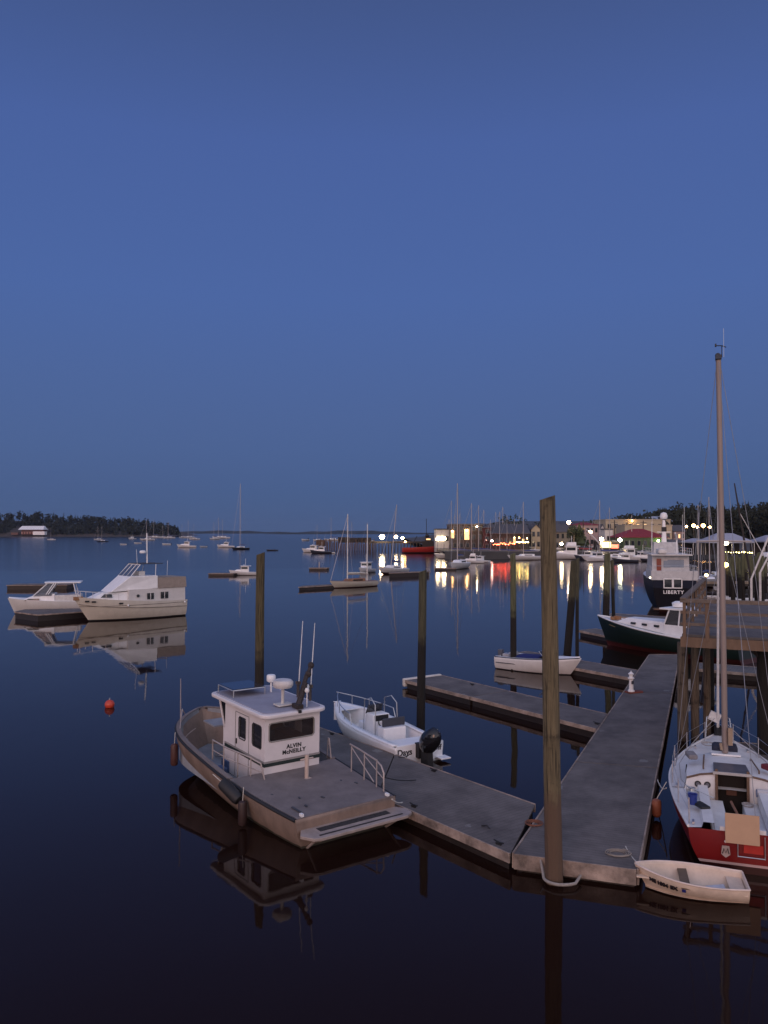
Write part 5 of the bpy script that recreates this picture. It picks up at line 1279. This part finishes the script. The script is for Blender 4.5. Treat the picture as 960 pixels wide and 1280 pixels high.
# express cruiser
a = P(118, 764.5, 0); b_ = P(22, 767, 0); d = b_-a
ec = empty('express_cruiser', (a.x, a.y, 0), math.atan2(d.y, d.x), 'white express cruiser with hardtop and raked windows, at the float ahead of the trawler yacht', 'motor yacht')
he_ = Hull(8.0, 2.7, 1.15, 1.55, tw=.85, dr=.3, rake=.7, full=2.6, e0=.3, e1=.9, n=20)
he_.shell().build('hull', mat_bands('cruiser hull', [(.1, (.02,.02,.02)), (9, (.62,.60,.57))], .4), ec, smooth=True)
he_.deck(0, .99, 0, .02, camber=.12).build('deck', white, ec, smooth=True)
mb = MB(); house(mb, 3.6, 6.6, 1.2, .8, 1.2, 1.95, 1.6, 0, .1, zf=1.4); mb.build('fore_cabin', white, ec, bevel=.06)
for s in (1, -1):
    for q0_, q1_ in ((V(5.6, s*.9, 1.75), V(4.3, s*1.05, 2.95)), (V(4.4, s*1.15, 1.9), V(3.7, s*1.1, 2.95)), (V(1.5, s*1.15, 1.3), V(1.9, s*1.1, 2.95)), (V(4.2, s*1.15, 1.9), V(3.5, s*1.1, 2.95))):
        MB().tube([q0_, q1_], .048, 5).build('window_frame', white, ec)
MB().slab([V(5.6, -.9, 1.75), V(5.6, .9, 1.75), V(4.3, 1.05, 2.95), V(4.3, -1.05, 2.95)], .01).build('windscreen', glass('pale glass'), ec)
for s in (1, -1): MB().slab([V(5.5, s*.92, 1.75), V(3.9, s*1.15, 1.75), V(3.7, s*1.08, 2.93), V(4.35, s*1.02, 2.93)], .01).build('side_window', glass('pale glass'), ec)
MB().prism([(1.2, -1.2), (4.5, -1.1), (4.7, 0), (4.5, 1.1), (1.2, 1.2)], 2.95, 3.08).build('hardtop', white, ec, bevel=.05)
MB().box((2.4, 0, 1.5), (2.4, 2.2, .6)).build('cockpit', mat('worn white'), ec, bevel=.05)
MB().slab([V(6.4, .86, 1.3), V(5.0, 1.1, 1.28), V(5.0, 1.06, 1.5), V(6.0, .93, 1.5)], .05).build('cabin_window', darkglass, ec)
a = P(58, 763, 0)
sk = empty('skiff', (a.x+.1, a.y+1.1, 0), math.radians(3), 'white skiff with square stern between the express cruiser and its float', 'skiff')
hk = Hull(4.6, 1.6, 1.0, 1.1, tw=.9, dr=.2, n=12, m=6); hk.shell().build('hull', white, sk, smooth=True, solid=.04); hk.deck(.02, .97, 0, .1, z=.7).build('floor', mat('worn white'), sk)
mb = MB(); mb.box((.9, 0, .85), (.3, 1.2, .06)); mb.box((2.2, 0, .85), (.3, 1.3, .06)); mb.build('seat', offw, sk)
# green lobster boat
gd = V(-.62, .785)
gb_ = empty('lobster_boat', (22.3, 48.9, 0), math.atan2(gd.y, gd.x), 'dark green lobster boat with white deckhouse and red waterline, across the end of the walkway', 'lobster boat')
hg = Hull(11.2, 3.4, 1.15, 2.0, tw=.85, dr=.5, rake=.9, full=2.1, tm=.4, e0=.4, e1=1.0, n=28, m=12)
hg.shell().build('hull', mat_bands('dark green hull', [(.30, (.07,.016,.014)), (9, (.011,.022,.018))], .3, var=.15, stain=.05), gb_, smooth=True)
hg.deck(.0, .995, -.03, .03, camber=.05).build('deck', mat('pale blue deck', (.55,.60,.62), .5, var=.1), gb_, smooth=True)
mb = MB()
for s in (1, -1): mb.tube(hg.line(0, .995, 0, .0, .03, s), .055, 6)
mb.build('toe_rail', white, gb_, smooth=True)
mb = MB(); house(mb, 5.0, 9.3, 1.15, .55, 1.35, 2.12, .9, 0, .1, zf=1.75); mb.build('trunk_cabin', white, gb_, bevel=.04)
for x in (5.75, 6.75, 7.7): MB().box((x, 1.15-(x-5)*.13+.0, 1.82), (.36, .10, .14), rz=-.13).build('cabin_window', darkglass, gb_)
mb = MB(); house(mb, 3.0, 5.2, 1.25, 1.15, 1.1, 2.0, .05, 0, .02); mb.box((4.1, 0, 3.02), (2.6, 2.5, .1))
for (x0_, x1_2) in ((5.15, 4.75), (4.1, 4.0), (3.0, 3.0)):
    for s in (1, -1): mb.tube([V(x0_, s*1.13, 1.95), V(x1_2, s*1.1, 3.0)], .06, 6)
mb.build('pilothouse', white, gb_)
for s in (1, -1): MB().slab([V(5.1, s*1.14, 2.0), V(3.05, s*1.14, 2.0), V(3.05, s*1.1, 2.97), V(4.75, s*1.1, 2.97)], .015).build('side_window', cabglass, gb_)
MB().slab([V(5.14, -1.1, 2.0), V(5.14, 1.1, 2.0), V(4.76, 1.08, 2.97), V(4.76, -1.08, 2.97)], .015).build('windscreen', cabglass, gb_)
mb = MB(); mb.lathe([(.1, 0), (.38, .05), (.42, .3), (.2, .42)], (4.6, .3, 3.07), 14); mb.ell((4.5, -.3, 3.6), (.28, .28, .22)); mb.build('life_raft_canister', white, gb_, smooth=True)
mb = MB(); mb.box((9.5, 0, 1.98), (.4, .3, .25)); mb.box((9.7, .2, 1.95), (.3, .3, .2)); mb.build('anchor_gear', mat('rusty fitting'), gb_)
MB().tube([V(9.0, 1.0, 1.45), V(9.6, .82, 1.55)], .02, 5).build('bow_name_strip', mat('dull gold', (.25,.2,.1), .5), gb_)
# navy motor yacht LIBERTY
ny = empty('navy_motor_yacht', (29.0, 80, 0), math.radians(78), 'large navy hulled motor yacht seen from the stern, white upperworks and tall radar mast', 'motor yacht')
navy = mat_bands('navy hull', [(.25, (.05,.012,.012)), (2.4, (.004,.004,.008)), (9, (.012,.016,.03))], .55)
navy.node_tree.nodes['Principled BSDF'].inputs['Specular IOR Level'].default_value = .12
hn = Hull(15, 4.4, 3.2, 3.8, tw=.93, dr=.6, rake=1.5, full=2.6, e0=.25, e1=.9, n=22, m=12)
hn.shell().build('hull', navy, ny, smooth=True)
hn.deck(0, .99, -.05).build('deck', white, ny)
mb = MB(); mb.box((.05, 0, 3.65), (.12, 4.3, .95)); mb.box((2.4, 2.17, 3.65), (4.8, .1, .95)); mb.box((2.4, -2.17, 3.65), (4.8, .1, .95)); mb.build('bulwark', mat('dull white upperworks'), ny, bevel=.03)
mb = MB(); house(mb, 2.6, 9.5, 1.9, 1.7, 3.2, 5.55, 1.2, .1, .1); mb.build('saloon', mat('dull white upperworks', (.55,.57,.56), .5, var=.12), ny, bevel=.05)
mb = MB(); mb.box((5.5, 0, 5.65), (7.5, 4.0, .12)); mb.build('boat_deck', offw, ny); mb = MB(); house(mb, 6, 9, 1.3, 1.1, 5.7, 6.9, .6, .1, .1); mb.build('bridge', mat('dull white upperworks'), ny)
tn = MB()
for y in (.62, -.28):
    fr = MB(); z0, z1 = 2.45, 3.3
    fr.box((-.06, y+.40, 2.87), (.06, .09, .95)); fr.box((-.06, y-.40, 2.87), (.06, .09, .95)); fr.box((-.06, y, 3.31), (.06, .89, .09)); fr.box((-.06, y, 2.42), (.06, .89, .09))
    fr = fr.build('stern_window', white, ny); MB().box((-.04, y, 2.87), (.03, .71, .8)).build('pane', darkglass, fr)
text('LIBERTY', .48, 'lettering', mat('white lettering', (.75,.75,.75), .5), ny, (-.05, .12, 1.98), (0, -1, 0), (0, 0, 1), .01, .012, 1.15)
MB().box((2.62, 1.15, 4.6), (.08, .45, 1.3)).build('saloon_door', mat('mahogany door', (.22,.04,.02), .4), ny)
MB().box((2.66, -.5, 4.75), (.05, 1.6, .8)).build('saloon_window', glass('pale window', (.2,.24,.3)), ny)
mb = MB(); mb.hexa([V(7.2, -.3, 5.7), V(8.0, -.3, 5.7), V(8.0, .3, 5.7), V(7.2, .3, 5.7)], [V(7.5, -.12, 9.3), V(7.8, -.12, 9.3), V(7.8, .12, 9.3), V(7.5, .12, 9.3)]); mb.box((7.6, 0, 8.0), (.4, 1.4, .08)); nm_ = mb.build('radar_mast', white, ny)
MB().lathe([(.1, 0), (.36, .1), (.42, .4), (.30, .72), (.02, .82)], (7.65, 0, 9.35), 14).build('satellite_dome', white, nm_, smooth=True)
for (z_, x0_, x1_3) in ((6.3, 1.9, 9), (6.0, 1.9, 9)):
    for s in (1, -1): MB().tube([V(x0_, s*1.95, z_), V(x1_3, s*1.9, z_)], .025, 5).build('deck_rail', steel, ny)
for x in (2.0, 3.4, 4.8, 6.2, 7.6):
    for s in (1, -1): MB().tube([V(x, s*1.95, 5.7), V(x, s*1.95, 6.3)], .025, 5).build('stanchion', steel, ny)
MB().box((3.4, .8, 6.0), (2.2, .9, .5)).build('deck_tender', offw, ny, bevel=.15)
MB().tube([V(4.6, -.9, 5.7), V(4.6, -.9, 7.2), V(2.8, -.5, 7.9)], .07, 6).build('davit', white, ny)
MB().box((2.58, .35, 4.7), (.04, .7, .7)).build('saloon_window', glass('pale window'), ny)
MB().box((7.5, 0, 8.3), (.3, .5, .5)).build('radar_box', black, nm_)
mb = MB()
for s in (1, -1): mb.tube([V(0, s*2.1, 4.6), V(4.8, s*2.1, 4.6)], .025, 5)
for x in (0, 1.2, 2.4, 3.6, 4.8):
    for s in (1, -1): mb.tube([V(x, s*2.12, 4.1), V(x, s*2.1, 4.6)], .02, 5)
mb.tube([V(0, 2.1, 4.6), V(0, -2.1, 4.6)], .025, 5); mb.build('rail', steel, ny)
MB().box((-.5, 0, .35), (1.1, 4.2, .12)).build('swim_platform', mat('teak trim'), ny)
for (x, y, h_) in ((5, 1.6, 3.5), (5, -1.7, 5.0), (3.5, -1.3, 4.2), (7, 1.3, 4.0)): MB().tube([V(x, y, 5.6), V(x-.2, y, 5.6+h_)], .03, 5, .015).build('aerial', white, ny)
MB().ell((0.3, 2.3, 3.4), .09, 8, 6).build('side_light', emit('boat light', (1, .9, .6), 5), ny)
# ================= FLEET PROTOTYPES =================
def sloop(L_=9, mh=12.5, hullc=(.62,.62,.62), cabin=True, mast_x=.56, deckc=None, cover=(.05,.07,.2), name='sailboat', ketch=False, mr_=.085):
    r = empty(name); h = Hull(L_, L_*.31, L_*.095, L_*.125, tw=.6, dr=.35, rake=L_*.12, full=2.0, tm=.45, e0=.5, e1=1.1, n=12, m=6)
    k = str(hullc)
    h.shell().build('hull', mat_bands('hull '+k, [(.12, (.05,.015,.015)), (9, hullc)], .4), r, smooth=True)
    h.deck(0, .99, 0, .02, camber=.05).build('deck', white if deckc is None else deckc, r)
    mb = MB(); house(mb, L_*.3, L_*.7, L_*.1, L_*.06, L_*.095, L_*.15, L_*.08, 0, .05); cb = mb.build('cabin', white if deckc is None else deckc, r)
    for s in (1, -1): MB().box((L_*.46, s*L_*.087, L_*.125), (L_*.2, .05, L_*.02), rz=-s*.1).build('window', darkglass, cb)
    mx_ = L_*mast_x
    MB().tube([V(mx_, 0, L_*.1), V(mx_-.05, 0, mh)], mr_, 7, mr_*.7).build('mast', alu if not ketch else mat('white spar', (.7,.68,.62), .5), r)
    mb = MB().tube([V(mx_-.1, 0, L_*.22), V(L_*.14, 0, L_*.21)], .06, 6); bm_ = mb.build('boom', alu, r)
    MB().tube([V(mx_-.2, 0, L_*.24), V(L_*.3, 0, L_*.235), V(L_*.16, 0, L_*.225)], .17, 8, .08).build('sail_cover', mat('cover '+str(cover), cover, .9), bm_)
    mb = MB().tube([V(L_*.98, 0, L_*.13), V(mx_, 0, mh*.97)], .035, 4); mb.tube([V(.1, 0, L_*.1), V(mx_, 0, mh)], .015, 4)
    for s in (1, -1): mb.tube([V(mx_-.1, s*L_*.14, L_*.1), V(mx_, 0, mh*.95)], .012, 4)
    mb.build('rigging', mat('rigging wire'), r)
    if ketch: MB().tube([V(L_*.18, 0, L_*.1), V(L_*.17, 0, mh*.86)], mr_, 7, mr_*.7).build('mizzen_mast', mat('white spar'), r)
    return r
def lobster(L_=9, hullc=(.62,.62,.62), name='motorboat', mast_=True, fly=False):
    r = empty(name); h = Hull(L_, L_*.32, L_*.1, L_*.18, tw=.88, dr=.3, rake=L_*.1, full=2.1, n=12, m=6, e0=.3, e1=.9)
    h.shell().build('hull', mat_bands('mhull '+str(hullc), [(.1, (.03,.01,.01)), (9, hullc)], .4), r, smooth=True)
    h.deck(0, .99, -.02, .02).build('deck', offw, r)
    mb = MB(); house(mb, L_*.34, L_*.62, L_*.125, L_*.11, L_*.1, L_*.30, L_*.03, 0, .05); mb.box((L_*.44, 0, L_*.31), (L_*.34, L_*.28, .1))
    house(mb, L_*.6, L_*.84, L_*.1, L_*.05, L_*.12, L_*.19, L_*.1, 0, .05, zf=L_*.14)
    if fly: house(mb, L_*.36, L_*.58, L_*.12, L_*.1, L_*.32, L_*.40, L_*.03, 0, .05)
    cb = mb.build('wheelhouse', white, r)
    for s in (1, -1): MB().box((L_*.48, s*(L_*.122), L_*.245), (L_*.2, .08, L_*.065), rz=-s*.05).build('window', darkglass, cb)
    MB().box((L_*.595, 0, L_*.245), (.1, L_*.18, L_*.065), ry=-.15).build('windscreen', darkglass, cb)
    if mast_:
        mb = MB().tube([V(L_*.45, 0, L_*.31), V(L_*.45, 0, L_*.55)], .05, 6); mb.lathe([(.2, 0), (.22, .1), (.05, .2)], (L_*.5, .3, L_*.33), 10); mb.build('mast', white, r)
    return r
def tender(L_=3.6, hullc=(.6,.6,.6), name='skiff', motor=True):
    r = empty(name); h = Hull(L_, L_*.4, .45, .6, tw=.85, dr=.12, rake=.4, n=10, m=6, e0=.35, e1=.9)
    h.shell().build('hull', mat('skiff hull '+str(hullc), hullc, .5), r, smooth=True, solid=.03)
    h.deck(.03, .95, 0, .08, z=.12).build('floor', offw, r)
    mb = MB(); mb.box((L_*.25, 0, .33), (.25, L_*.34, .03)); mb.box((L_*.55, 0, .33), (.25, L_*.34, .03)); mb.build('seat', offw, r)
    if motor: MB().box((-.1, 0, .55), (.3, .25, .5)).box((-.15, 0, .1), (.12, .1, .7)).build('outboard', black, r, bevel=.04)
    return r
protos = {}
def place(kind, px, py, hd, label, s=1.0, grp=None, cat=None, z=0, roll=0):
    mk, c = KIND[kind]
    if kind not in protos: protos[kind] = mk(); o = protos[kind]
    else: o = copy_tree(protos[kind])
    g_ = P(px, py, 0); o.location = (g_.x, g_.y, z); o.rotation_euler = (roll, 0, math.radians(hd)); o.scale = (s, s, s)
    # centre the hull on the mark
    Lh = {'sloop': 9, 'big': 12, 'tall': 9.5, 'lob': 9, 'lobd': 9, 'fly': 10, 'ten': 3.6, 'tend': 3.6, 'ketch': 8.5, 'dsloop': 9}[kind]*s
    o.location.x -= math.cos(math.radians(hd))*Lh/2; o.location.y -= math.sin(math.radians(hd))*Lh/2
    tag(o, label, cat or c, grp); return o
KIND = {'sloop': (lambda: sloop(), 'sailboat'), 'big': (lambda: sloop(12, 17.5, mr_=.11), 'sailboat'), 'tall': (lambda: sloop(9.5, 30, (.03,.035,.04), mr_=.15, mast_x=.5), 'sailboat'), 'dsloop': (lambda: sloop(9, 12.5, (.02,.025,.04)), 'sailboat'),
        'lob': (lambda: lobster(), 'motorboat'), 'lobd': (lambda: lobster(9, (.03,.035,.05)), 'motorboat'), 'fly': (lambda: lobster(10, fly=True), 'motor yacht'),
        'ten': (lambda: tender(), 'skiff'), 'tend': (lambda: tender(3.6, (.03,.03,.04)), 'skiff'),
        'ketch': (lambda: sloop(8.5, 10.6, (.5,.47,.40), deckc=mat('varnished teak'), mast_x=.62, name='ketch', ketch=True, cover=(.5,.48,.42)), 'ketch')}
place('ketch', 441, 734, 222, 'wooden decked ketch with two white masts, at the dark float in mid harbour')
place('lob', 457, 716, 250, 'white pilothouse boat seen end on behind the wooden ketch', .75)
place('lob', 305, 719, 187, 'white cabin boat moored at the float behind the slim piling', .62)
place('tall', 300, 687, 225, 'tallest masted dark sailboat standing beyond the white cabin boat')
place('sloop', 490, 717, 235, 'white sloop whose mast leans over, on a float in mid harbour', 1.05)
place('big', 573, 711, 250, 'white sloop with the tallest mast in front of the brown waterfront building', 1.06)
place('lob', 547, 706, 190, 'low white boat moored behind the tall masted sloop', .5) if False else None
mx_o = [o for o in bpy.data.objects if o.get('label', '').startswith('white sloop whose mast leans')][0]; mx_o.rotation_euler = (math.radians(-5), math.radians(-2), math.radians(235))
place('lob', 391, 690.5, 170, 'white lobster boat lying off the outer end of the broken pier', 1.0)
place('lobd', 401, 692, 185, 'low dark workboat beside the white lobster boat off the broken pier', .9)
place('ten', 412, 692, 190, 'small white skiff trailing the low dark workboat', 1.1)
place('tend', 338, 688.5, 180, 'dark dinghy alone in the middle of the bay', 1.0)
place('tend', 343, 688.5, 200, 'second dark dinghy touching the lone one in the bay', .8)
place('lob', 233, 684.5, 185, 'white motorboat with long cabin out in the bay, nearest of the outer moorings', 1.1)
place('lob', 282, 684.5, 190, 'white motorboat beside the tallest masted dark sailboat', 1.0)
place('ten', 154, 681, 180, 'little white skiff out on the bay above the trawler radar mast', 1.2)
for i, (k, px, py, s, lb) in enumerate([
    ('sloop', 64, 675, .95, 'small white sloop moored off the far white roofed house'),
    ('sloop', 123, 675, 1.1, 'white sloop with bare mast off the wooded point, paired with a dark hull'),
    ('dsloop', 128, 677.5, 1.0, 'dark hulled sloop just below the wooded point'),
    ('lob', 165, 674, 1.1, 'small white motorboat near the middle of the wooded point'),
    ('sloop', 184, 675.5, 1.6, 'white sloop with tall mast directly under the wooded point'),
    ('sloop', 193, 672.5, 2.0, 'distant sloop close in under the trees of the point'),
    ('sloop', 204, 672.5, 1.4, 'faint small sloop near the tip of the wooded point'),
    ('sloop', 211, 673, 1.7, 'white sloop nearest the tip of the wooded point'),
    ('sloop', 228, 672.5, 1.5, 'sloop just past the tip of the wooded point'),
    ('sloop', 236, 672.5, 1.9, 'brightest sloop of the cluster past the wooded point'),
    ('sloop', 243, 674.5, 1.3, 'short masted sloop in the cluster past the wooded point'),
    ('sloop', 268, 674.5, 1.5, 'sloop in open water left of the twin masts'),
    ('sloop', 274, 673, 2.1, 'left one of the twin masted pair of sloops in the bay'),
    ('sloop', 279, 673, 1.9, 'right one of the twin masted pair of sloops in the bay'),
    ('sloop', 397, 676, 1.2, 'white sloop behind the bare outer piles of the broken pier'),
    ('sloop', 415, 676, 1.7, 'sloop with tall mast behind the outer block of the broken pier'),
    ('sloop', 440, 676, 1.4, 'sloop hidden behind the sheds of the broken pier'),
    ('sloop', 460, 677, 1.3, 'sloop between the broken pier and the large floodlight'),
    ('ten', 208, 681, 1.5, 'tiny white tender between the point and the outer moorings'),
    ('ten', 254, 684, 1.2, 'tiny white tender beside the nearest outer mooring'),
    ('ten', 172, 679.5, 1.4, 'tiny white tender off the middle of the wooded point'),
    ('ten', 381, 664+12, 3.0, 'lone white launch on the far water past the broken pier')]):
    place(k, px, py, (185+i*37 % 60), lb, s)
# marina row along the quay: hulls side by side
marina = [('big', 567, 698, 1.0, 'sloop at the left end of the marina row below the pale shed'), ('sloop', 577, 697, 1.1, 'second sloop of the marina row, under the brown building'),
 ('sloop', 592, 697.5, 1.35, 'sloop moored beneath the glowing wall wash panel of the brown building'), ('fly', 590, 704, .62, 'low white launch in front of the marina row sloops'), ('sloop', 601, 697.5, 1.3, 'sloop beneath the white wall lamp of the brown building'),
 ('lob', 600, 703, .6, 'short white motorboat on the outer side of the marina row'), ('sloop', 615, 697, .95, 'sloop next to the pinkish corner lamp'),
 ('sloop', 627, 697, 1.15, 'sloop in front of the red terrace lights'), ('sloop', 636, 697, 1.05, 'sloop just before the green stained piling'), ('big', 657, 700, .95, 'large white sloop in front of the yellow terrace lights'),
 ('fly', 712, 699, 1.25, 'big white motor yacht with flybridge beside the tallest piling'), ('fly', 722, 693, 1.2, 'pale motor yacht behind the big white one'), ('lobd', 735, 700, .9, 'dark hulled boat between the white yachts and the mossy piling'),
 ('lob', 746, 702, .9, 'white motorboat under the bright quay lamp'), ('sloop', 753, 701, 1.35, 'tall masted sloop moored behind the mossy piling'), ('sloop', 765, 700, 1.2, 'sloop with dark slim mast behind the thin piling'), ('fly', 785, 699, 1.0, 'white cabin cruiser in front of the left end of the green boathouse'),
 ('lobd', 781, 703, .75, 'small dark boat with red waterline by the white cabin cruiser'), ('lob', 802, 701, .9, 'white motorboat in front of the middle of the green boathouse'), ('tend', 812, 702, 1.4, 'dark skiff next to the navy yacht')]
marina += [('sloop', 563, 693.5, 1.0, 'rear rank sloop hard against the pale shed quay'), ('dsloop', 571, 694, 1.15, 'dark hulled sloop in the rear rank below the glowing wall lamps'), ('lob', 584, 694, .8, 'white launch in the rear rank between the two glowing wall wash panels'),
 ('sloop', 607, 694, 1.25, 'rear rank sloop in front of the maroon wing'), ('dsloop', 622, 693.5, 1.2, 'dark sloop in the rear rank under the first red terrace lights'), ('sloop', 631, 693.5, 1.35, 'rear rank sloop with tall mast among the red terrace lights'), ('sloop', 645, 694, 1.0, 'rear rank sloop where red lights change to yellow'),
 ('lob', 668, 697, .9, 'white lobster boat half hidden by the tallest piling'), ('lobd', 662, 694, 1.0, 'dark lobster boat under the yellow string lights'), ('lob', 697, 695, .9, 'small cruiser beside the low white quay lamp'), ('fly', 706, 691, 1.1, 'flybridge boat in the rear rank under the peach street lamp'),
 ('lobd', 728, 692, 1.1, 'dark workboat in the rear rank under the crane'), ('lob', 741, 693, 1.0, 'white workboat at the foot of the crane'), ('lob', 760, 694, .9, 'white boat in front of the red shop sign'), ('lobd', 770, 696, .9, 'dark boat at the left corner of the green boathouse'),
 ('sloop', 792, 695, 1.1, 'sloop in the rear rank before the green boathouse'), ('lob', 806, 695, .8, 'pale launch by the right half of the green boathouse')]
for i, (k, px, py, s, lb) in enumerate(marina): place(k, px, py, [182, 168, 196, 175, 188, 150, 205][i % 7], lb, s)
# boats behind the pier on the right
for (k, px, py, s, hd, lb) in (('sloop', 873, 735, .95, 255, 'sloop with slim mast directly behind the navy yacht'), ('sloop', 886, 733, 1.05, 262, 'sloop whose mast stands just beside the red sailboat mast'),
    ('sloop', 899, 728, 1.2, 250, 'white sloop behind the top rail of the timber pier'), ('lob', 915, 738, .8, 200, 'pale blue decked motorboat behind the pier rail'), ('lob', 950, 741, .9, 170, 'white motorboat with blue cover at the edge of the picture'),
    ('ten', 890, 752, 1.3, 190, 'skiff floating just behind the pier handrail'), ('ten', 925, 757, 1.6, 185, 'pale skiff seen through the pier rails'), ('tend', 905, 748, 1.4, 175, 'dark skiff between the pale skiff and the pier handrail'), ('fly', 958, 716, 1.0, 195, 'cabin cruiser beyond the mossy wharf piles')):
    place(k, px, py, hd, lb, s)
# leaning spars
lp = P(938, 712, 0)
ls_ = empty('derrick_spar', (Q(938, 690, 70).x, 70, .5), 0, 'dark derrick spar leaning over the wharf, with a pale stay down from its top', 'derrick')
o_ = Vector(ls_.location)
MB().tube([Q(938, 720, 70)-o_, Q(924, 640, 70)-o_, Q(918, 604, 70)-o_], .10, 7, .05).build('spar', darkwall, ls_); MB().tube([Q(924, 640, 70)-o_, Q(955, 695, 70)-o_], .035, 5).build('stay', offw, ls_)
for i, (x0, y0, x1, y1) in enumerate(((939, 724, 962, 668), (950, 716, 975, 668))):
    a = Q(x0, y0, 62); b_ = Q(x1, y1, 62); mb = MB().tube([V(0, 0, 0), b_-a], .07, 6); o = mb.build('crane_strut', offw, None); o.location = a
    tag(o, ('pale slanting boom rising over the pier rail, nearer the derrick', 'pale slanting boom nearest the picture edge')[i], 'boom')
    mb = MB().tube([V(0, 0, -a.z-.5), V(0, 0, .05)], .09, 6).build('post', offw, o)
# mossy wharf piles on the right
rr = random.Random(9)
for i in range(15):
    px = 900+i*4.1+rr.uniform(-1, 1); D_ = 88+rr.uniform(-8, 14); py = 693+rr.uniform(-3, 7)
    t_ = Q(px, py, D_); piling((t_.x, D_, -.8), t_, .17+rr.random()*.06, pm_g, 'mossy pile of the crowded wharf cluster under the grey marquee', 10, group='mossy wharf piles')
wf = empty('wharf', (Q(925, 700, 96).x, 96, 0), 0, 'low timber wharf deck among the crowded mossy piles', 'wharf')
MB().box((2, 3, 1.9), (14, 5, .3)).build('deck', wood_w, wf); MB().box((2, .6, 1.6), (14, .2, .3)).build('beam', wood_dk, wf)
# ---------- haze ----------
if HAZE:
    m = bpy.data.materials.new('evening haze'); m.use_nodes = True; nt = m.node_tree; nt.nodes.remove(nt.nodes['Principled BSDF'])
    vv = nt.nodes.new('ShaderNodeVolumePrincipled'); vv.inputs['Color'].default_value = (.62,.72,.95,1); vv.inputs['Density'].default_value = HAZE; vv.inputs['Anisotropy'].default_value = .45
    nt.links.new(vv.outputs[0], nt.nodes['Material Output'].inputs['Volume'])
    mb = MB().box((0, 2400, 34), (9000, 5200, 72)); o = mb.build('haze', m); tag(o, kind='stuff')

# parked cars on the quay
def car(px, py, D_, c, label, hd):
    g0 = Q(px, py, D_); r = empty('parked_car', (g0.x, D_, 2.2), math.radians(hd), label, 'car', 'cars parked on the quay')
    MB().hexa([V(-2.1, -.85, .3), V(2.1, -.85, .3), V(2.1, .85, .3), V(-2.1, .85, .3)], [V(-2.1, -.82, .9), V(2.05, -.82, .8), V(2.05, .82, .8), V(-2.1, .82, .9)]).build('body', mat('car paint '+str(c), c, .3), r, bevel=.12)
    MB().hexa([V(-1.6, -.78, .88), V(1.0, -.78, .85), V(1.0, .78, .85), V(-1.6, .78, .88)], [V(-1.1, -.65, 1.45), V(.4, -.65, 1.45), V(.4, .65, 1.45), V(-1.1, .65, 1.45)]).build('cabin', darkglass, r, bevel=.06)
    for x in (-1.3, 1.3):
        for y in (-.8, .8): MB().tube([V(x, y-.1, .32), V(x, y+.1, .32)], .32, 12).build('wheel', black, r)
for px, c, lb, hd in ((716, (.5,.5,.52), 'silver car parked on the quay under the peach street lamp', 4), (731, (.25,.02,.02), 'dark red car parked by the foot of the crane', -3), (843, (.5,.5,.5), 'pale car parked behind the navy yacht mast', 6), (852, (.04,.05,.08), 'dark car parked below the hillside lamp row', -5)):
    car(px, 682, 250, c, lb, hd)
